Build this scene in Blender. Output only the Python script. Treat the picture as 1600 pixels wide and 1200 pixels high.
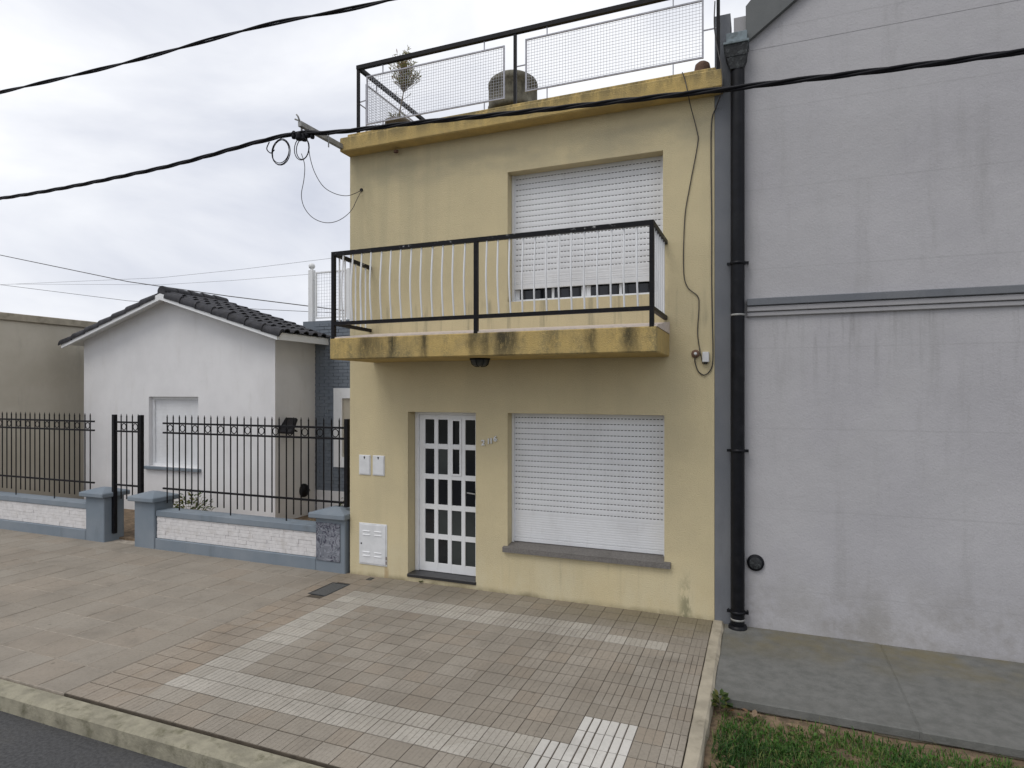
import bpy, math, random
from mathutils import Vector, Matrix, noise as mnoise
random.seed(11)
R = math.radians
scn = bpy.context.scene
for o in list(bpy.data.objects): bpy.data.objects.remove(o)
COL = scn.collection

# ------------------------------------------------------------------ camera
YAW = math.atan2(390, 975)
CAM = Vector((5.174, -7.003, 2.45))
cd = bpy.data.cameras.new('camera'); cam = bpy.data.objects.new('camera', cd); COL.objects.link(cam)
cam.location = CAM; cam.rotation_euler = (R(90), 0, YAW)
cd.sensor_fit = 'HORIZONTAL'; cd.sensor_width = 36; cd.lens = 36*975/1600
cd.shift_x = 0; cd.shift_y = 12/1600; cd.clip_start = .05; cd.clip_end = 3000
scn.camera = cam
scn.render.resolution_x = 1024; scn.render.resolution_y = 768

# ------------------------------------------------------------------ light
SUN_EL, SUN_AZ = 58, 208      # overcast: weak, very soft sun from the street, a little from the left
w = bpy.data.worlds.new('World'); scn.world = w; w.use_nodes = True
nt = w.node_tree; nt.nodes.clear()
def wn(t, **k):
    n = nt.nodes.new(t)
    for a, b in k.items(): setattr(n, a, b)
    return n
sky = wn('ShaderNodeTexSky', sky_type='NISHITA', sun_disc=False)
sky.sun_elevation = R(SUN_EL); sky.sun_rotation = R(SUN_AZ); sky.dust_density = 3; sky.air_density = 1
geo = wn('ShaderNodeTexCoord')
mp = wn('ShaderNodeMapping'); mp.inputs['Scale'].default_value = (1.1, 1.1, 2.6); mp.inputs['Location'].default_value = (.3, 1.4, .2)
nt.links.new(geo.outputs['Generated'], mp.inputs['Vector'])
nz = wn('ShaderNodeTexNoise'); nz.inputs['Scale'].default_value = 1.9; nz.inputs['Detail'].default_value = 7; nz.inputs['Roughness'].default_value = .52; nz.inputs['Distortion'].default_value = .35
nt.links.new(mp.outputs[0], nz.inputs['Vector'])
rp = wn('ShaderNodeValToRGB')
rp.color_ramp.elements[0].position = .34; rp.color_ramp.elements[0].color = (6.4, 6.7, 7.6, 1)
rp.color_ramp.elements[1].position = .64; rp.color_ramp.elements[1].color = (9.9, 10.0, 10.3, 1)
nt.links.new(nz.outputs['Fac'], rp.inputs['Fac'])
mx = wn('ShaderNodeMix', data_type='RGBA'); mx.inputs[0].default_value = .93
nt.links.new(sky.outputs[0], mx.inputs[6]); nt.links.new(rp.outputs[0], mx.inputs[7])
bg = wn('ShaderNodeBackground'); bg.inputs['Strength'].default_value = .1
nt.links.new(mx.outputs[2], bg.inputs['Color'])
wo = wn('ShaderNodeOutputWorld'); nt.links.new(bg.outputs[0], wo.inputs['Surface'])
sd = bpy.data.lights.new('sun', 'SUN'); sd.energy = 1.1; sd.angle = R(28); sd.color = (1, .965, .91)
so = bpy.data.objects.new('sun', sd); COL.objects.link(so)
az = R(SUN_AZ)
sdir = Vector((math.sin(az)*math.cos(R(SUN_EL)), math.cos(az)*math.cos(R(SUN_EL)), math.sin(R(SUN_EL))))
so.rotation_euler = (-sdir).to_track_quat('-Z', 'Y').to_euler(); so.location = (0, -10, 20)
scn.view_settings.view_transform = 'Standard'; scn.view_settings.look = 'None'
scn.view_settings.gamma = 1; scn.view_settings.exposure = .12; scn.view_settings.use_curve_mapping = False
scn.render.engine = 'CYCLES'

# ------------------------------------------------------------------ materials
class T:
    """small node-tree helper"""
    def __init__(s, name):
        s.m = bpy.data.materials.new(name); s.m.use_nodes = True
        s.t = s.m.node_tree; s.b = s.t.nodes['Principled BSDF']
        s.pos = s.n('ShaderNodeNewGeometry').outputs['Position']
    def n(s, typ, **k):
        x = s.t.nodes.new(typ)
        for a, b in k.items(): setattr(x, a, b)
        return x
    def L(s, a, b): s.t.links.new(a, b)
    def put(s, sock, v):
        if hasattr(v, 'is_output') or isinstance(v, bpy.types.NodeSocket): s.L(v, sock)
        else:
            if hasattr(v, '__len__') and len(v) == 3 and len(sock.default_value) == 4: v = (*v, 1)
            sock.default_value = v
    def noise(s, scale, detail=4, rough=.55, stretch=None, dist=0, off=(0,0,0)):
        v = s.pos
        if stretch or off != (0,0,0):
            mp = s.n('ShaderNodeMapping'); mp.inputs['Scale'].default_value = stretch or (1,1,1); mp.inputs['Location'].default_value = off
            s.L(s.pos, mp.inputs['Vector']); v = mp.outputs[0]
        x = s.n('ShaderNodeTexNoise'); s.L(v, x.inputs['Vector'])
        x.inputs['Scale'].default_value = scale; x.inputs['Detail'].default_value = detail
        x.inputs['Roughness'].default_value = rough; x.inputs['Distortion'].default_value = dist
        return x.outputs['Fac']
    def ramp(s, f, a, b, lo=0., hi=1.):
        x = s.n('ShaderNodeMapRange'); x.interpolation_type = 'SMOOTHSTEP'
        s.put(x.inputs[0], f); x.inputs[1].default_value = a; x.inputs[2].default_value = b
        x.inputs[3].default_value = lo; x.inputs[4].default_value = hi
        return x.outputs[0]
    def math(s, op, a, b=0.):
        x = s.n('ShaderNodeMath', operation=op); s.put(x.inputs[0], a); s.put(x.inputs[1], b); return x.outputs[0]
    def mul(s, *a):
        r = a[0]
        for q in a[1:]: r = s.math('MULTIPLY', r, q)
        return r
    def mix(s, f, a, b, mode='MIX'):
        x = s.n('ShaderNodeMix', data_type='RGBA', blend_type=mode)
        s.put(x.inputs[0], f); s.put(x.inputs[6], a); s.put(x.inputs[7], b); return x.outputs[2]
    def xyz(s):
        x = s.n('ShaderNodeSeparateXYZ'); s.L(s.pos, x.inputs[0]); return x.outputs
    def cell(s, ox, oy, px, py, seed=0):
        a = s.n('ShaderNodeVectorMath', operation='SUBTRACT'); s.L(s.pos, a.inputs[0]); a.inputs[1].default_value = (ox, oy, 0)
        b = s.n('ShaderNodeVectorMath', operation='MULTIPLY'); s.L(a.outputs[0], b.inputs[0]); b.inputs[1].default_value = (1/px, 1/py, 0)
        c = s.n('ShaderNodeVectorMath', operation='FLOOR'); s.L(b.outputs[0], c.inputs[0])
        d = s.n('ShaderNodeTexWhiteNoise', noise_dimensions='4D'); s.L(c.outputs[0], d.inputs['Vector']); d.inputs['W'].default_value = seed
        return d.outputs['Value']
    def bump(s, h, strength=.3, dist=.01):
        x = s.n('ShaderNodeBump'); x.inputs['Strength'].default_value = strength; x.inputs['Distance'].default_value = dist
        s.L(h, x.inputs['Height']); s.L(x.outputs[0], s.b.inputs['Normal'])
    def done(s, col, rough=.8, metal=0., spec=None):
        s.put(s.b.inputs['Base Color'], col); s.put(s.b.inputs['Roughness'], rough); s.b.inputs['Metallic'].default_value = metal
        if spec is not None: s.b.inputs['Specular IOR Level'].default_value = spec
        return s.m
def simple(name, col, rough=.6, var=.12, scale=12, bump=0., bscale=60, metal=0., dirt=None, dscale=5, damt=.5, spec=None):
    t = T(name)
    a = tuple(c*(1-var) for c in col); b = tuple(min(1, c*(1+var)) for c in col)
    c = t.mix(t.ramp(t.noise(scale), .3, .7), a, b)
    if dirt: c = t.mix(t.ramp(t.noise(dscale, 8, .65), .5, .72, 0, damt), c, dirt)
    if bump: t.bump(t.noise(bscale, 6), bump, .01)
    return t.done(c, rough, metal, spec)

M = {}
def stucco():
    t = T('yellow_stucco'); X, Y, Z = t.xyz()
    c = t.mix(t.ramp(t.noise(1.1, 5, .6), .35, .68), (.61, .525, .33), (.55, .475, .305))
    c = t.mix(t.ramp(t.noise(2.2, 6, .6, (1.6, 1.6, .16)), .48, .75, 0, .5), c, (.50, .44, .285))
    # grey damp band under the cornice
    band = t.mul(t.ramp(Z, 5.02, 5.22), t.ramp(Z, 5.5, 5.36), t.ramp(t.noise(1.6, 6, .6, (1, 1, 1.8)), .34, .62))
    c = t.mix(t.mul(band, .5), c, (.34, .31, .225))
    # olive run-off on the upper storey, left of the window
    c = t.mix(t.mul(t.ramp(Z, 3.3, 4.2), t.ramp(X, 2.6, .6), t.ramp(t.noise(3, 6, .6, (2, 2, .12), off=(3,0,0)), .3, .7), .6), c, (.42, .38, .25))
    # dark drip marks on the strip of wall over the balcony floor
    low = t.mul(t.ramp(Z, 3.62, 3.5), t.ramp(Z, 3.1, 3.25), t.ramp(t.noise(5, 5, .6, (1.4, 1.4, .12)), .5, .68))
    c = t.mix(t.mul(low, .6), c, (.22, .205, .15))
    # rising damp and mould along the pavement, contact shade at the very foot
    foot = t.mul(t.ramp(Z, .75, .1), t.ramp(t.noise(3, 9, .7, (1, 1, .4)), .36, .66))
    c = t.mix(t.mul(foot, .7), c, (.62, .565, .40))
    foot_shade = t.mul(t.ramp(t.math('ADD', Z, t.mul(t.noise(3, 8, .7), .12)), .135, .04), t.ramp(t.noise(2.2, 6, .6), .4, .6, .35, 1))  # grimy dark line painted in as the wall's contact shadow
    c = t.mix(t.mul(foot_shade, .85), c, (.15, .13, .08))
    spot = t.mul(t.ramp(X, 4.30, 4.40), t.ramp(X, 4.50, 4.43), t.ramp(Z, .62, .1), t.ramp(t.noise(14, 8, .7, (1, 1, .35)), .42, .56))
    c = t.mix(t.mul(spot, .8), c, (.13, .14, .085))
    run = t.mul(t.ramp(X, 2.2, 2.3), t.ramp(X, 4.3, 4.2), t.ramp(Z, .54, .5), t.ramp(Z, .02, .3, .2, 1), t.ramp(t.noise(7, 8, .7, (1.6, 1, .1), off=(2, 0, 0)), .5, .72))
    c = t.mix(t.mul(run, .5), c, (.36, .32, .22))
    rust = t.mul(t.ramp(X, .55, .58), t.ramp(X, .64, .615), t.ramp(Z, .17, .12), t.ramp(t.noise(20, 6, .6, (1, 1, .3)), .35, .6))
    c = t.mix(t.mul(rust, .6), c, (.33, .2, .09))
    crack = t.mul(t.ramp(X, 3.9, 4.15), t.ramp(t.noise(7, 9, .75, (1, 1, .25), off=(0, 0, 4)), .6, .74), t.ramp(Z, 1.6, .4))
    c = t.mix(t.mul(crack, .4), c, (.24, .225, .14))
    c = t.mix(t.ramp(t.noise(75, 3, .6), .5, .72, 0, .22), c, (.33, .27, .15))
    c = t.mix(t.ramp(t.noise(.55, 3, .5, off=(8,0,2)), .45, .7, 0, .28), c, (.66, .56, .34))
    h = t.math('ADD', t.mul(t.noise(85, 3, .6), 1.3), t.mul(t.noise(5, 4, .5), .9))
    t.bump(h, .45, .014)
    return t.done(c, .92, spec=.2)
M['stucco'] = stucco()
def ochre():
    t = T('ochre_paint'); X, Y, Z = t.xyz()
    c = t.mix(t.ramp(t.noise(2.5, 6, .6), .3, .7), (.58, .42, .16), (.47, .35, .15))
    c = t.mix(t.ramp(t.noise(16, 8, .7), .52, .72, 0, .55), c, (.36, .29, .15))
    mould = t.mul(t.ramp(t.noise(3.2, 9, .75, (1.5, 1, .5), off=(1, 0, 0)), .42, .66), t.ramp(Z, 2.6, 2.82), t.ramp(Z, 3.3, 3.15), t.ramp(Y, -.84, -.88), t.ramp(t.noise(45, 5, .7), .32, .6))
    c = t.mix(t.mul(mould, .75), c, (.17, .155, .09))
    # black algae streaks running down the balcony edge
    r = t.n('ShaderNodeValToRGB'); cr = r.color_ramp; cr.interpolation = 'EASE'
    pts = [(0,0),(.085,.05),(.125,.75),(.165,.55),(.20,.25),(.225,.85),(.245,.1),(.315,.0),(.335,.9),(.35,.0),(.465,.0),(.485,.7),(.51,.45),(.53,.75),(.545,.2),(.575,.95),(.61,.8),(.635,.05),(.70,.02),(.72,.35),(.74,.05),(.80,.0),(.835,.75),(.855,.05),(.90,.05),(.93,.85),(.95,.6),(.965,.05),(1,0)]
    while len(cr.elements) > 1: cr.elements.remove(cr.elements[0])
    cr.elements[0].position = 0; cr.elements[0].color = (0,0,0,1)
    for p, v in pts[1:]:
        e = cr.elements.new(p); e.color = (v, v, v, 1)
    wob = t.math('ADD', X, t.mul(t.math('SUBTRACT', t.noise(5, 4, .6), .5), .14))
    u = t.math('DIVIDE', t.math('SUBTRACT', wob, .39), 3.85)
    t.L(u, r.inputs['Fac'])
    st = t.mul(r.outputs['Color'], t.ramp(t.noise(20, 9, .8, (1.3, 1, .35)), .30, .52), t.ramp(Z, 3.2, 3.05), t.ramp(Z, 2.80, 3.0, .6, 1), t.ramp(Z, 2.5, 2.6), t.ramp(Y, -.84, -.88))
    c = t.mix(st, c, (.028, .027, .02))
    # general grime on the roof cornice
    g = t.mul(t.ramp(Z, 5.62, 5.82, .2, 1), t.ramp(t.noise(5, 9, .75, (1.2, 1, .25)), .36, .58))
    c = t.mix(t.mul(g, .75), c, (.15, .13, .075))
    t.bump(t.math('ADD', t.noise(80, 4, .6), t.noise(9, 4)), .7, .015)
    return t.done(c, .9, spec=.2)
M['ochre'] = ochre()
M['screed'] = simple('pale_floor_screed', (.60, .52, .46), .8, .1, 20, .2)
def white_paint():
    t = T('white_paint')
    c = t.mix(t.ramp(t.noise(6, 7, .65), .45, .75, 0, .3), (.76, .77, .78), (.58, .58, .57))
    return t.done(c, .42)
M['white'] = white_paint()
def shutter():
    t = T('white_shutter_plastic')
    c = t.mix(t.ramp(t.noise(3, 7, .6, (1, 1, .5)), .4, .75, 0, .5), (.71, .72, .735), (.55, .55, .555))
    c = t.mix(t.ramp(t.noise(14, 8, .7, (2, 1, .3)), .55, .75, 0, .3), c, (.42, .41, .39))
    return t.done(c, .45)
M['shutter'] = shutter()
M['black_paint'] = simple('black_iron_paint', (.006, .006, .008), .5, .3, 30, .15, 90, dirt=(.03, .022, .016), dscale=18, damt=.5, spec=.18)
def chipped():
    t = T('chipped_black_rail_paint'); X, Y, Z = t.xyz()
    k = t.mul(t.ramp(t.noise(17, 6, .75), .60, .66), t.ramp(Z, 4.08, 4.10))
    return t.done(t.mix(k, (.006, .006, .008), (.42, .42, .42)), .5, spec=.18)
M['chipped'] = chipped()
M['galv'] = simple('galvanised_wire', (.42, .43, .47), .5, .15, 25, metal=.3)
M['grey_bar'] = simple('grey_painted_bar', (.36, .36, .40), .5, .15, 20)
M['dark'] = simple('dark_interior', (.012, .012, .013), .9)
M['granite'] = simple('dark_granite', (.022, .022, .024), .4, .35, 140, .05)
M['sill'] = simple('grey_sill_stone', (.155, .145, .135), .75, .2, 60, .2, 90, dirt=(.07, .065, .055), dscale=4)
def glass(name, col, r):
    t = T(name)
    return t.done(t.mix(t.ramp(t.noise(1.5, 4), .3, .7), col, tuple(c*1.7 for c in col)), r)  # mottled tone imitates reflections in the glass
M['glass'] = glass('dark_window_glass', (.006, .007, .009), .06)
M['glass_reflect'] = glass('grey_reflection_glass', (.022, .026, .026), .3)  # greyer colour imitates the street reflected in the pane
M['cast'] = simple('cast_lamp_glass', (.03, .032, .03), .3, .3, 30)
M['concrete'] = simple('weathered_concrete', (.36, .32, .245), .92, .16, 5, .35, 70, dirt=(.14, .125, .085), dscale=3.5, damt=.7)
M['kerb'] = simple('mossy_kerb_concrete', (.27, .25, .185), .95, .2, 8, .5, 50, dirt=(.09, .085, .045), dscale=6, damt=.8)
def slabc():
    t = T('dark_grey_slab_concrete'); X, Y, Z = t.xyz()
    c = t.mix(t.ramp(t.noise(9, 8, .65), .3, .7), (.115, .117, .108), (.165, .165, .155))
    c = t.mix(t.mul(t.ramp(t.noise(2.4, 6), .35, .65), t.ramp(Y, -1.0, -.2), .75), c, (.16, .135, .07))
    c = t.mix(t.ramp(t.noise(90, 4, .75), .56, .72, 0, .5), c, (.25, .25, .235))
    c = t.mix(t.ramp(t.noise(1.3, 5, .6, off=(3, 3, 0)), .45, .7, 0, .5), c, (.10, .10, .09))
    t.bump(t.noise(70, 6), .4, .01); return t.done(c, .9)
M['slab'] = slabc()
def tile(name, a, b, ox, oy, px, py, seed, warm, dirt_amt=.5, moss=True):
    t = T(name); X, Y, Z = t.xyz()
    r = t.cell(ox, oy, px, py, seed); r2 = t.cell(ox, oy, px, py, seed+7.3)
    c = t.mix(r, a, b)
    c = t.mix(t.ramp(r2, .6, 1, 0, .55), c, warm)
    c = t.mix(t.ramp(t.noise(.9, 6, .6), .38, .7, 0, .5), c, tuple(q*.66 for q in a))
    c = t.mix(t.ramp(t.noise(34, 7, .7), .45, .75, 0, dirt_amt), c, tuple(q*.55 for q in a))
    vo = t.n('ShaderNodeTexVoronoi'); vo.inputs['Scale'].default_value = 2.6; t.L(t.pos, vo.inputs['Vector'])
    c = t.mix(t.mul(t.ramp(t.math('ADD', vo.outputs['Distance'], t.mul(t.noise(30, 3), .05)), .085, .055), .45), c, (.09, .078, .06))
    c = t.mix(t.ramp(t.noise(2.2, 8, .72, off=(5, 1, 0)), .52, .68, 0, .4), c, tuple(q*.6 for q in a))
    if moss:
        c = t.mix(t.mul(t.ramp(t.math('ADD', Y, t.mul(t.math('SUBTRACT', t.noise(4, 5), .5), .6)), -.75, -.12), t.ramp(X, 2.2, 4.4, .25, 1), .6), c, (.15, .125, .062))
    t.bump(t.noise(120, 5, .65), .35, .006)
    return t.done(c, t.ramp(t.noise(8, 5), .3, .7, .72, .9), spec=.35)
TX0, TY0, TPX, TPY = -.087, .03, .201, .204
M['tile_main'] = tile('brown_grey_paving_tile', (.268, .236, .192), (.325, .292, .244), TX0, TY0, TPX, TPY, 1, (.30, .248, .19))
M['tile_left'] = tile('reddish_paving_tile', (.28, .236, .185), (.32, .275, .222), TX0, TY0, TPX, TPY, 2, (.30, .235, .17))
M['tile_light'] = tile('pale_worn_paving_tile', (.365, .335, .285), (.455, .425, .372), TX0, TY0, TPX, TPY, 3, (.31, .28, .24), .6)
M['tile_white'] = tile('off_white_paving_tile', (.53, .51, .465), (.60, .58, .54), TX0, TY0, TPX, TPY, 4, (.55, .53, .49), .25)
M['tile_slab'] = tile('smooth_brown_paving_slab', (.265, .232, .188), (.29, .258, .213), -9.0, .03, .408, .408, 5, (.282, .236, .185), .45, False)
M['mortar'] = simple('dark_brown_joint_mortar', (.07, .056, .04), .95, .25, 12, .3)
M['mortar_pale'] = simple('pale_joint_mortar', (.33, .29, .24), .95, .2, 12, .3)
M['asphalt'] = simple('asphalt', (.055, .055, .056), .9, .3, 40, .5, 120, dirt=(.09, .085, .075), dscale=1.2, damt=.6)
M['soil'] = simple('dry_soil', (.17, .12, .075), .95, .35, 14, .8, 40, dirt=(.07, .055, .035), dscale=9, damt=.8)
M['earth'] = simple('far_ground', (.10, .10, .07), .95, .3, .2)
def leafmat(name, cols, trans=.0, attr=True):
    t = T(name); a = t.n('ShaderNodeAttribute', attribute_name='tone')
    r = t.n('ShaderNodeValToRGB'); t.L(a.outputs['Fac'], r.inputs['Fac']); e = r.color_ramp.elements
    e[0].color = (*cols[0], 1); e[1].color = (*cols[-1], 1)
    for i, c in enumerate(cols[1:-1]):
        q = e.new((i+1)/(len(cols)-1)); q.color = (*c, 1)
    m = t.done(r.outputs[0], .6); tr = t.n('ShaderNodeBsdfTranslucent'); ms = t.n('ShaderNodeMixShader'); ms.inputs[0].default_value = .4
    t.L(r.outputs[0], tr.inputs['Color']); t.L(t.b.outputs[0], ms.inputs[1]); t.L(tr.outputs[0], ms.inputs[2])
    t.L(ms.outputs[0], t.t.nodes['Material Output'].inputs['Surface']); return m
M['grass'] = leafmat('grass_blade', [(.025, .075, .012), (.055, .15, .018), (.10, .21, .033), (.22, .21, .08)])
M['leaf'] = leafmat('olive_leaf', [(.20, .19, .06), (.26, .27, .10), (.34, .33, .15), (.32, .19, .08)])
M['shrub'] = leafmat('shrub_leaf', [(.03, .06, .015), (.06, .10, .02), (.12, .13, .03), (.2, .17, .04)])
M['dead_leaf'] = leafmat('dead_leaf', [(.20, .10, .045), (.26, .17, .10), (.34, .25, .17)])
M['bark'] = simple('grey_bark', (.20, .17, .13), .9, .3, 40, .4)
M['pot'] = simple('old_clay_pot', (.16, .135, .105), .9, .25, 9, .3)
def tankm():
    t = T('mossy_tank_cement'); X, Y, Z = t.xyz()
    c = t.mix(t.ramp(t.noise(5, 8, .7), .32, .68), (.065, .058, .042), (.15, .14, .105))
    c = t.mix(t.ramp(t.noise(11, 8, .7, (1, 1, .5)), .5, .66, 0, .8), c, (.05, .046, .035))
    c = t.mix(t.ramp(Z, 6.72, 6.82, 0, .7), c, (.22, .21, .14))
    t.bump(t.noise(40, 6), .4, .01); return t.done(c, .95)
M['tank'] = tankm()
def painted_wall(name, a, b, stain, amt=.5, bs=.25):
    t = T(name)
    c = t.mix(t.ramp(t.noise(1.3, 6, .6), .3, .7), a, b)
    c = t.mix(t.ramp(t.noise(2.6, 8, .68, (1.5, 1.5, .35)), .52, .78, 0, amt), c, stain)
    t.bump(t.math('ADD', t.noise(90, 4), t.noise(3, 4)), bs, .012); return t.done(c, .9, spec=.25)
M['grey_dark'] = painted_wall('blue_grey_render', (.15, .16, .178), (.185, .192, .205), (.115, .12, .128))
M['grey_light'] = painted_wall('pale_grey_render', (.345, .34, .35), (.385, .38, .388), (.285, .28, .28), .6)
def rwall():
    t = T('pale_grey_render_jointed'); X, Y, Z = t.xyz()
    c = t.mix(t.ramp(t.noise(.9, 6, .6), .3, .7), (.41, .402, .418), (.455, .447, .46))
    c = t.mix(t.ramp(t.noise(2.4, 9, .7, (1.6, 1.6, .22)), .5, .75, 0, .6), c, (.33, .323, .325))
    c = t.mix(t.mul(t.ramp(Z, .9, .0), t.ramp(t.noise(3, 8, .7), .35, .65), .6), c, (.24, .225, .20))
    c = t.mix(t.mul(t.ramp(Z, 2.2, 3.2), t.ramp(Z, 3.4, 3.22), t.ramp(t.noise(6, 7, .7, (1.4, 1, .12)), .48, .7), .55), c, (.22, .215, .21))
    zz = t.math('ADD', Z, t.mul(t.noise(1.5, 3), .01))
    fr_ = t.math('ABSOLUTE', t.math('SUBTRACT', t.math('FRACT', t.math('DIVIDE', zz, .83)), .5))
    c = t.mix(t.ramp(fr_, .012, .004, 0, .3), c, (.32, .315, .32))
    c = t.mix(t.ramp(t.noise(.45, 4, .6, (1, 1, .8), .4, (2, 7, 1)), .54, .58, 0, .3), c, (.43, .425, .43))
    c = t.mix(t.ramp(t.noise(70, 3, .6), .52, .75, 0, .25), c, (.24, .235, .235))
    t.bump(t.math('ADD', t.mul(t.noise(55, 3), .5), t.mul(t.noise(2.6, 3), 2.2)), .35, .015); return t.done(c, .9, spec=.25)
M['right_wall'] = rwall()
M['grey_top'] = painted_wall('grey_parapet_render', (.12, .13, .13), (.16, .165, .165), (.07, .075, .07), .7)
M['white_wall'] = painted_wall('white_wall_paint', (.68, .675, .68), (.75, .745, .75), (.55, .53, .50), .35, .4)
M['blue_grey'] = painted_wall('blue_grey_wall_paint', (.175, .21, .245), (.22, .25, .28), (.12, .14, .155), .6)
M['blue_brick'] = painted_wall('slate_blue_brick_paint', (.16, .185, .22), (.195, .22, .25), (.125, .145, .17), .6)
M['cream'] = painted_wall('cream_render', (.46, .42, .34), (.52, .48, .40), (.33, .30, .25), .5)
M['white_stone'] = simple('whitewashed_stone', (.62, .605, .60), .9, .07, 14, .35, 40, dirt=(.48, .45, .42), dscale=5, damt=.6)
def graffiti():
    t = T('scribbled_pillar_panel')
    c = t.mix(t.ramp(t.noise(7, 6, .7), .35, .65), (.12, .135, .16), (.19, .2, .23))
    k = t.ramp(t.math('ABSOLUTE', t.math('SUBTRACT', t.noise(4.5, 2, .5, (1.4, 1, .8), 1.6), .5)), .035, .012)
    c = t.mix(t.mul(k, .85), c, (.035, .03, .055))
    k = t.ramp(t.math('ABSOLUTE', t.math('SUBTRACT', t.noise(6, 2, .5, (1, 1, 1.5), 1.2, (5, 2, 1)), .5)), .03, .01)
    c = t.mix(t.mul(k, .6), c, (.30, .31, .35))
    t.bump(t.noise(30, 6), .3, .01); return t.done(c, .85)
M['graffiti'] = graffiti()
M['roof_tile'] = simple('charcoal_roof_tile', (.026, .026, .031), .6, .35, 9, .2, 60, dirt=(.07, .065, .06), dscale=14, damt=.5, spec=.25)
M['cable'] = simple('black_cable', (.006, .006, .009), .55, .2, 20, spec=.2)
M['thin_cable'] = simple('grey_brown_cable', (.05, .045, .04), .6, .2, 20)
M['steel'] = simple('grey_steel_bracket', (.30, .30, .29), .6, .2, 14, .1, metal=.2, dirt=(.12, .09, .06), dscale=10)
M['pipe'] = simple('black_pipe_paint', (.005, .0055, .008), .42, .3, 8, .1, 40, dirt=(.022, .022, .024), dscale=6, damt=.4, spec=.22)
M['hopper'] = simple('rusty_hopper', (.02, .022, .024), .8, .4, 40, .6, 60, dirt=(.10, .11, .11), dscale=26, damt=.9)
M['scupper'] = simple('zinc_scupper', (.16, .20, .22), .6, .25, 14, .2, dirt=(.05, .06, .06), dscale=12, damt=.7)
M['cover'] = simple('iron_access_cover', (.075, .075, .072), .7, .2, 40, .3, 120)
M['plastic'] = simple('white_plastic_box', (.66, .67, .68), .45, .06, 9)
M['clay'] = simple('brown_clay_pipe', (.13, .075, .05), .8, .3, 12)

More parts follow.
